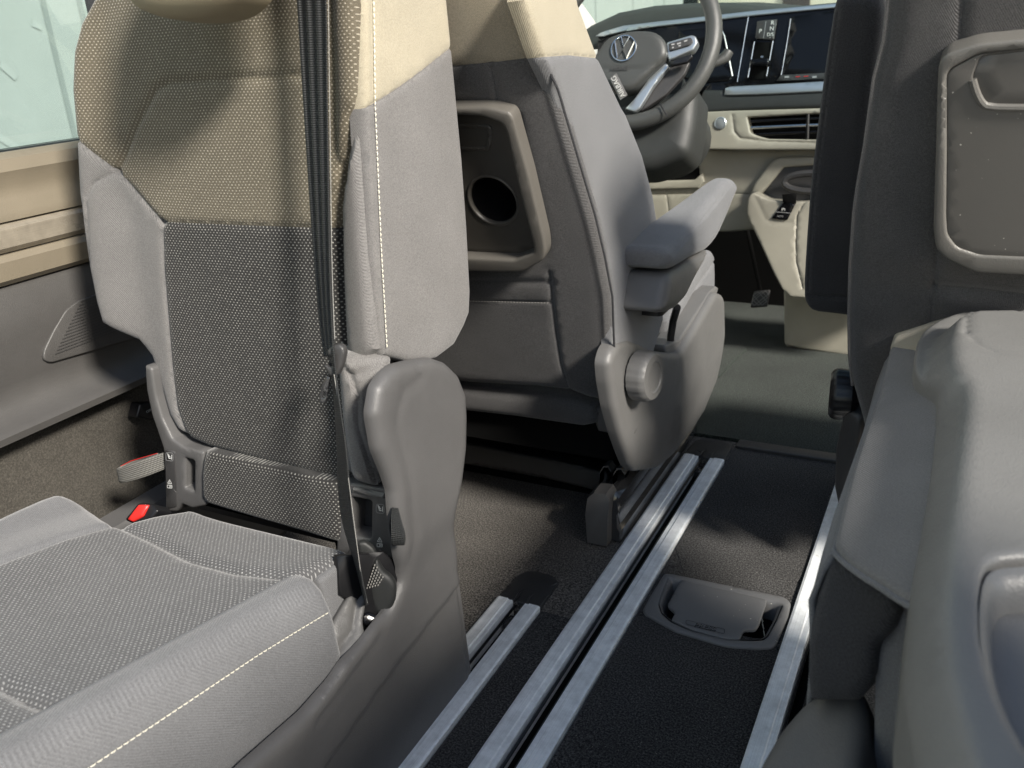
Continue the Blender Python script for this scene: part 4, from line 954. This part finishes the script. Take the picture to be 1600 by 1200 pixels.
# gear selector
sel = pillow('gear_selector_plate', F1.off(.009), [(1183, 33), (1214, 29), (1209, 62), (1180, 60)], 'dkplastic', tdb, thick=.006, r=.001, s=.02, rnd=.0015)
Fy = F1.off(.0095)
for t_, p in (('P', (1188, 49)), ('R', (1207, 36)), ('N', (1206, 45)), ('D/S', (1203.5, 54))): text('selector_letters', Fy, Fy.hit(*p), t_, .013 if len(t_) == 1 else .0105, 'white', sel)
bars('selector_divider', Fy, [stroke(Fy.hit(1197, 33), Fy.hit(1193, 60), .0015), stroke(Fy.hit(1202.5, 58.5), Fy.hit(1204, 58.5), .003)], 'greyprint', sel)
lv_ = pillow('gear_lever', F1.off(.03), [(1172, 92), (1200, 90), (1202, 98), (1199, 102), (1172, 102)], 'gloss', tdb, thick=.022, r=.004, s=.006, rnd=.004)
pillow('lever_slot', F1.off(.006), [(1180, 66), (1209, 65), (1200, 122), (1170, 124)], 'void', tdb, thick=.01, r=.002, s=.03)
for a in (((1180, 66), (1170, 122)), ((1209, 65), (1199, 120))): tube('slot_edge', [F1.w(*F1.hit(*p), .008) for p in a], .0013, 'chrome', tdb, 6)
bars('lever_mark', F1.off(.031), [stroke(F1.hit(1193, 93), F1.hit(1197, 93), .004)], 'chrome', lv_, .001)
# beige upper panel with start button and air vent
FU = Frame((-.4, 2.17, .6), (0, -1, .15))
vent = [(1167, 183), (1278, 177), (1420, 170), (1420, 216), (1275, 218), (1200, 217), (1185, 213), (1172, 207)]
up = pillow('upper_panel', FU, [(1088, 180), (1094, 175), (1140, 173), (1283, 169), (1420, 164), (1420, 232), (1274, 234), (1150, 234), (1092, 233), (1085, 228)], 'dash_beige', tdb, thick=.06, r=.004, s=.012, rnd=.004, holes=[vent],
     seams=[([(1144, 182), (1147, 206), (1156, 216), (1200, 221), (1276, 223)], .003, .0035)])
pillow('vent_back', FU.off(-.03), [(1150, 170), (1420, 160), (1420, 230), (1150, 225)], 'void', tdb, thick=.01, s=.1)
for yy, m_ in ((188, 'gloss'), (198, 'chrome'), (209, 'gloss')):
    tube('vent_blade', [FU.w(*FU.hit(1172, yy + 1.5), -.008), FU.w(*FU.hit(1225, yy - 1), -.006), FU.w(*FU.hit(1420, yy - 9), -.006)], .003 if m_ == 'gloss' else .0032, m_, up, 8)
for xx in (1262, 1262.1): tube('vent_divider', [FU.w(*FU.hit(xx, 178), -.004), FU.w(*FU.hit(xx - 1, 217), -.004)], .004, 'black', up, 8)
Fb = Frame(FU.w(*FU.hit(1126, 192.5), 0), FU.N, FU.V)
bt = lathe('start_button', Fb, [(.0145, .0), (.0145, .003), (.0125, .0045), (.012, .0035), (.011, .0032), (.0105, .005), (.001, .0055)], 'silver', tdb, 32)
# lower beige panels
FLw = Frame((-.4, 2.21, .45), (0, -1, .1))
pillow('lower_panel', FLw, [(1088, 234), (1420, 234), (1420, 330), (1168, 360), (1140, 362), (1040, 362), (1010, 350), (960, 350), (900, 340), (900, 292), (1016, 290), (1088, 290), (1093, 284)], 'dash_beige', tdb, thick=.05, r=.006, s=.015, rnd=.004,
     seams=[([(900, 306), (1016, 304), (1100, 302), (1172, 303)], .0025, .0016), ([(1037, 285), (1042, 310), (1048, 362)], .002, .0025)])
pillow('knee_ledge', FLw.off(.012), [(900, 284), (1016, 283), (1085, 281), (1097, 270), (1100, 284), (1092, 294), (1016, 296), (900, 298)], 'dash_beige', tdb, thick=.03, r=.004, s=.01)
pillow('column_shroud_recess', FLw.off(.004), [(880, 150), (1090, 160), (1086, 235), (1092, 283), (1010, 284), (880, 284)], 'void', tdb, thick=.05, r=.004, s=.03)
# centre console
FCo = Frame((-.4, 2.13, .4), (0, -1, .12))
cons = pillow('console_body', FCo, [(1168, 312), (1172, 304), (1177, 301), (1200, 312), (1240, 316), (1330, 312), (1420, 312), (1420, 480), (1260, 466), (1235, 464), (1222, 452), (1208, 425), (1190, 385), (1172, 348), (1167, 335)], 'dash_beige', tdb, thick=.09, r=.004, s=.012, rnd=.006,
     seams=[([(1258, 314), (1245, 336), (1243, 380), (1244, 410), (1254, 450)], .003, .0018), ([(1178, 304), (1196, 342), (1206, 348), (1240, 348)], .0012, .006)])
pillow('console_arch', FLw.off(.02), [(1172, 304), (1178, 288), (1196, 264), (1208, 250), (1217, 246), (1300, 244), (1420, 242), (1420, 252), (1300, 256), (1224, 262), (1205, 285), (1188, 306)], 'dash_beige', tdb, thick=.04, r=.006, s=.01, rnd=.003)
pillow('console_recess', FLw.off(.01), [(1188, 306), (1205, 285), (1224, 258), (1420, 250), (1420, 320), (1200, 318)], 'dkplastic', tdb, thick=.03, r=.002, s=.02)
tube('cup_rim', [onz(px, py, .40) + np.array([0, 0, 0]) for px, py in ()] or [FLw.w(*FLw.hit(1272 + 42 * math.cos(a), 283 + 14 * math.sin(a)), .04) for a in np.linspace(0, 2 * math.pi, 25)[:-1]], .008, 'dkplastic', tdb, 8, closed=True)
sw = pillow('switch_panel', FCo.off(.004), [(1222, 318), (1229, 314), (1243, 318), (1230, 344), (1205, 342)], 'gloss', tdb, thick=.008, r=.001, s=.01, rnd=.0015)
pillow('switch_holder', FCo.off(.008), [(1222, 304), (1244, 302), (1243, 318), (1223, 316)], 'void', tdb, thick=.008, r=.001, s=.01)
Fs = FCo.off(.0045)
text('switch_symbol', Fs, Fs.hit(1224, 327), '(P)', .008, 'white', sw, 0); text('switch_symbol', Fs, Fs.hit(1219, 338), 'AUTO', .005, 'greyprint', sw, 0)
bars('switch_divider', Fs, [stroke(Fs.hit(1212, 331), Fs.hit(1236, 333), .0012)], 'greyprint', sw)
pillow('console_pedestal', Frame((-.35, 2.25, .1), (0, -1, 0)), [(1224, 440), (1420, 440), (1420, 572), (1323, 557), (1228, 542), (1225, 536)], 'dash_beige', tdb, thick=.1, r=.008, s=.03, rnd=.004)
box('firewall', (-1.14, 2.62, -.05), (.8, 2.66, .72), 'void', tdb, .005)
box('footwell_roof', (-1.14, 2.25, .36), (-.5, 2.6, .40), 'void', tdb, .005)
# dark footwell mat and door-side plinth
0 and struct(pillow('footwell_mat', Frame((0, 0, .006), (0, 0, 1), (0, 1, 0)), [(-1.1, 2.3), (-.45, 2.3), (-.45, 2.6), (-1.1, 2.6)], 'void', None, thick=.004, r=.002, s=.2, raw=True), 'structure')
pillow_ = struct(pillow('floor_mat', Frame((0, 0, .005), (0, 0, 1), (0, 1, 0)), [tuple(onz(*p, .005)[:2]) for p in ((1060, 610), (1125, 588), (1150, 560), (1168, 545), (1160, 540), (1140, 538), (1000, 540))], 'carpet3', None, thick=.003, r=.002, s=.03, raw=True, rnd=.01), 'structure')
# brake pedal
tpd = root('brake_pedal', (-.5, 2.4, .1), 'black rubber brake pedal in the dark driver footwell', 'pedal')
Fp = Frame((-.52, 2.4, .12), (0, -1, .5))
pd_ = pillow('pad', Fp, [(1178, 455), (1203, 452), (1198, 478), (1172, 480)], 'dkplastic', tpd, thick=.012, r=.003, s=.008, rnd=.003)
gr = []
a, b, c, d = [np.array(Fp.hit(*p)) for p in ((1179, 457), (1202, 454), (1197, 477), (1173, 478))]
for k in range(1, 4):
    t = k / 4; gr.append(stroke(a + (b - a) * t, d + (a - d) * (1 - t) * 0 + (c - d) * 0 + (a - d) * 0, .002)) if False else None
    gr.append(stroke(a + (b - a) * t, a + (d - a) * t, .0022)); gr.append(stroke(d + (c - d) * t, b + (c - b) * t * 0 + (c - b) * t, .0022))
    gr.append(stroke(a + (b - a) * t, b + (c - b) * (1 - t), .0022)); gr.append(stroke(a + (d - a) * t, d + (c - d) * (1 - t), .0022))
bars('tread', Fp, gr, 'shell', pd_, .003)
tube('arm', [Fp.w(*Fp.hit(1188, 458), -.01), (-.56, 2.48, .3), (-.56, 2.52, .4)], .006, 'void', tpd, 8)

# ================================================================== steering wheel
tsw = root('steering_wheel', (-.68, 1.85, .78), 'dark leather steering wheel with silver spoke and round emblem', 'steering wheel')
FWh = Frame((-.66, 1.85, .775), (.05, -1, .42))
cw = np.array(FWh.hit(972, 74))
def P_(px, py, h=0): return FWh.w(*FWh.hit(px, py), h)
# rim: ellipse fitted to the visible arc
rimpx = [(1095, -25), (1108, 0), (1114, 25), (1115, 45), (1111, 75), (1103, 100), (1090, 126), (1068, 155), (1040, 176), (1010, 188), (980, 190)]
rr = np.array([FWh.hit(*p) for p in rimpx])
A_ = np.c_[2 * rr, np.ones(len(rr))]; sol = np.linalg.lstsq(A_, (rr ** 2).sum(1), rcond=None)[0]; cr = sol[:2]; Rr = math.sqrt(sol[2] + cr @ cr)
print('RIM', cr, Rr, 'hub', cw)
rim = [FWh.w(cr[0] + Rr * math.cos(a), cr[1] + Rr * math.sin(a), 0) for a in np.linspace(0, 2 * math.pi, 73)[:-1]]
tube('rim', rim, .0165, 'wheel', tsw, 16, closed=True)
for (p, q) in (((1034, 166), (1046, 186)),): tube('rim_joint', [P_(*p, .019), P_((p[0] + q[0]) / 2, (p[1] + q[1]) / 2, .021), P_(*q, .017)], .0012, 'black', tsw, 6)
pad = pillow('hub_pad', FWh.off(.035), [(933, 78), (945, 60), (960, 52), (985, 46), (1012, 46), (1027, 50), (1038, 62), (1042, 80), (1036, 93), (1020, 107), (1005, 122), (990, 136), (975, 142), (955, 140), (930, 120), (920, 95)], 'wheel', tsw, thick=.04, r=.012, s=.008, smooth=1, seams=[([(938, 108), (960, 108), (1004, 108), (1036, 92)], .002, .006)])
FEm = FWh.off(.0365)
def E_(px, py): return FEm.hit(px, py)
em = np.array(E_(974.5, 75.5)); re_ = .5 * np.linalg.norm(np.array(E_(994, 70)) - np.array(E_(956, 80)))
ang = math.atan2(*(np.array(E_(994, 70)) - np.array(E_(956, 80)))[::-1])
def er(a, b): a, b = a * re_, b * re_; return em + np.array([a * math.cos(-.05) - b * math.sin(-.05), a * math.sin(-.05) + b * math.cos(-.05)])
tube('emblem_ring', [FEm.w(*er(math.cos(a), math.sin(a)), .001) for a in np.linspace(0, 2 * math.pi, 41)[:-1]], .0017, 'chrome', pad, 6, closed=True)
for poly in ([(-.35, .92), (0, .12), (.35, .92)], [(-.82, .55), (-.38, -.82), (0, -.12), (.38, -.82), (.82, .55)]):
    tube('emblem_letters', [FEm.w(*er(*p), .001) for p in poly], .0016, 'chrome', pad, 6)
text('airbag_marking', FEm, E_(968, 107), 'AIRBAG', .011, 'dkplastic', pad, 0)
# hang tag
tg_ = pillow('airbag_tag', FWh.off(.04), [(963, 114), (980.6, 148.6), (969, 156), (952.5, 122.7)], 'shield2', tsw, thick=.001, r=.0004, s=.02)
Ft = FWh.off(.0405); a = np.array(Ft.hit(958, 119)); b = np.array(Ft.hit(975, 151.5)); ang = math.degrees(math.atan2(*(b - a)[::-1]))
text('airbag_tag_marking', Ft, (a + b) / 2 + np.array([0, 0]), 'AIRBAG', .0145, 'tagprint', tg_, ang + 180)
# right spoke with buttons and the lower silver spoke
sp1 = pillow('spoke', FWh.off(.022), [(1041, 66), (1080, 54), (1087, 56), (1090, 66), (1083, 78), (1060, 88), (1045, 95), (1040, 85)], 'silver', tsw, thick=.02, r=.004, s=.008, rnd=.004)
pillow('button_plate', FWh.off(.026), [(1044, 68), (1079, 58), (1083, 64), (1078, 70), (1045, 80)], 'dkplastic', sp1, thick=.006, r=.001, s=.01, rnd=.003)
Fbn = FWh.off(.0265)
bars('button_symbols', Fbn, [stroke(Fbn.hit(*a), Fbn.hit(*b), .003) for a, b in (((1049, 70), (1054, 69)), ((1058, 69), (1064, 67)), ((1069, 65), (1074, 63)), ((1050, 75), (1053, 74)), ((1060, 72), (1064, 71)))], 'greyprint', sp1, .0006)
pillow('lower_button_plate', FWh.off(.024), [(1045, 97), (1080, 83), (1082, 88), (1074, 97), (1048, 103)], 'black', sp1, thick=.008, r=.002, s=.01, rnd=.002)
pillow('silver_spoke', FWh.off(.012), [(1040, 96), (1045, 104), (1020, 135), (1000, 168), (992, 175), (976, 170), (990, 155), (1012, 124)], 'silver', tsw, thick=.012, r=.003, s=.01, rnd=.004)
pillow('spoke_infill', FWh.off(-.004), [(1045, 104), (1078, 96), (1070, 115), (1040, 148), (1000, 175), (1000, 160), (1020, 135)], 'dkplastic', tsw, thick=.012, r=.003, s=.01, rnd=.004)
# column and stalk
tube('column_shroud', [P_(1000, 120, -.06), P_(1000, 150, -.16), P_(1000, 160, -.30)], [.075, .085, .09], 'dash_dark', tsw, 24)
pillow('column_cover', FWh.off(-.03), [(930, 170), (1090, 130), (1085, 190), (1075, 240), (1010, 265), (930, 265)], 'dash_dark', tsw, thick=.12, r=.03, s=.02, rnd=.02)
st_ = tube('stalk', [P_(1095, 100, -.03), P_(1110, 90, -.035), P_(1128, 78, -.04), P_(1134, 68, -.04)], [.007, .008, .012, .010], 'wheel', tsw, 10)

# ================================================================== windscreen and pillars
tws = root('windscreen_frame', (-1.0, 2.6, .7), 'dark windscreen pillar and sloping windscreen beyond the dashboard', 'windscreen')
tube('pillar', [(-1.12, 2.35, .78), (-1.10, 2.15, .95), (-1.08, 1.85, 1.12), (-1.06, 1.5, 1.25)], .03, 'dash_dark', tws, 10)
tube('pillar', [(.56, 2.35, .78), (.54, 2.15, .95), (.52, 1.85, 1.12), (.5, 1.5, 1.25)], .03, 'dash_dark', tws, 10)
sheet('windscreen', [[(-1.08, 2.75, .80), (-.27, 2.95, .80), (.52, 2.75, .80)], [(-1.06, 2.2, 1.06), (-.27, 2.35, 1.08), (.5, 2.2, 1.06)], [(-1.04, 1.75, 1.25), (-.27, 1.85, 1.27), (.48, 1.75, 1.25)]], 'glass', tws, thick=.004)
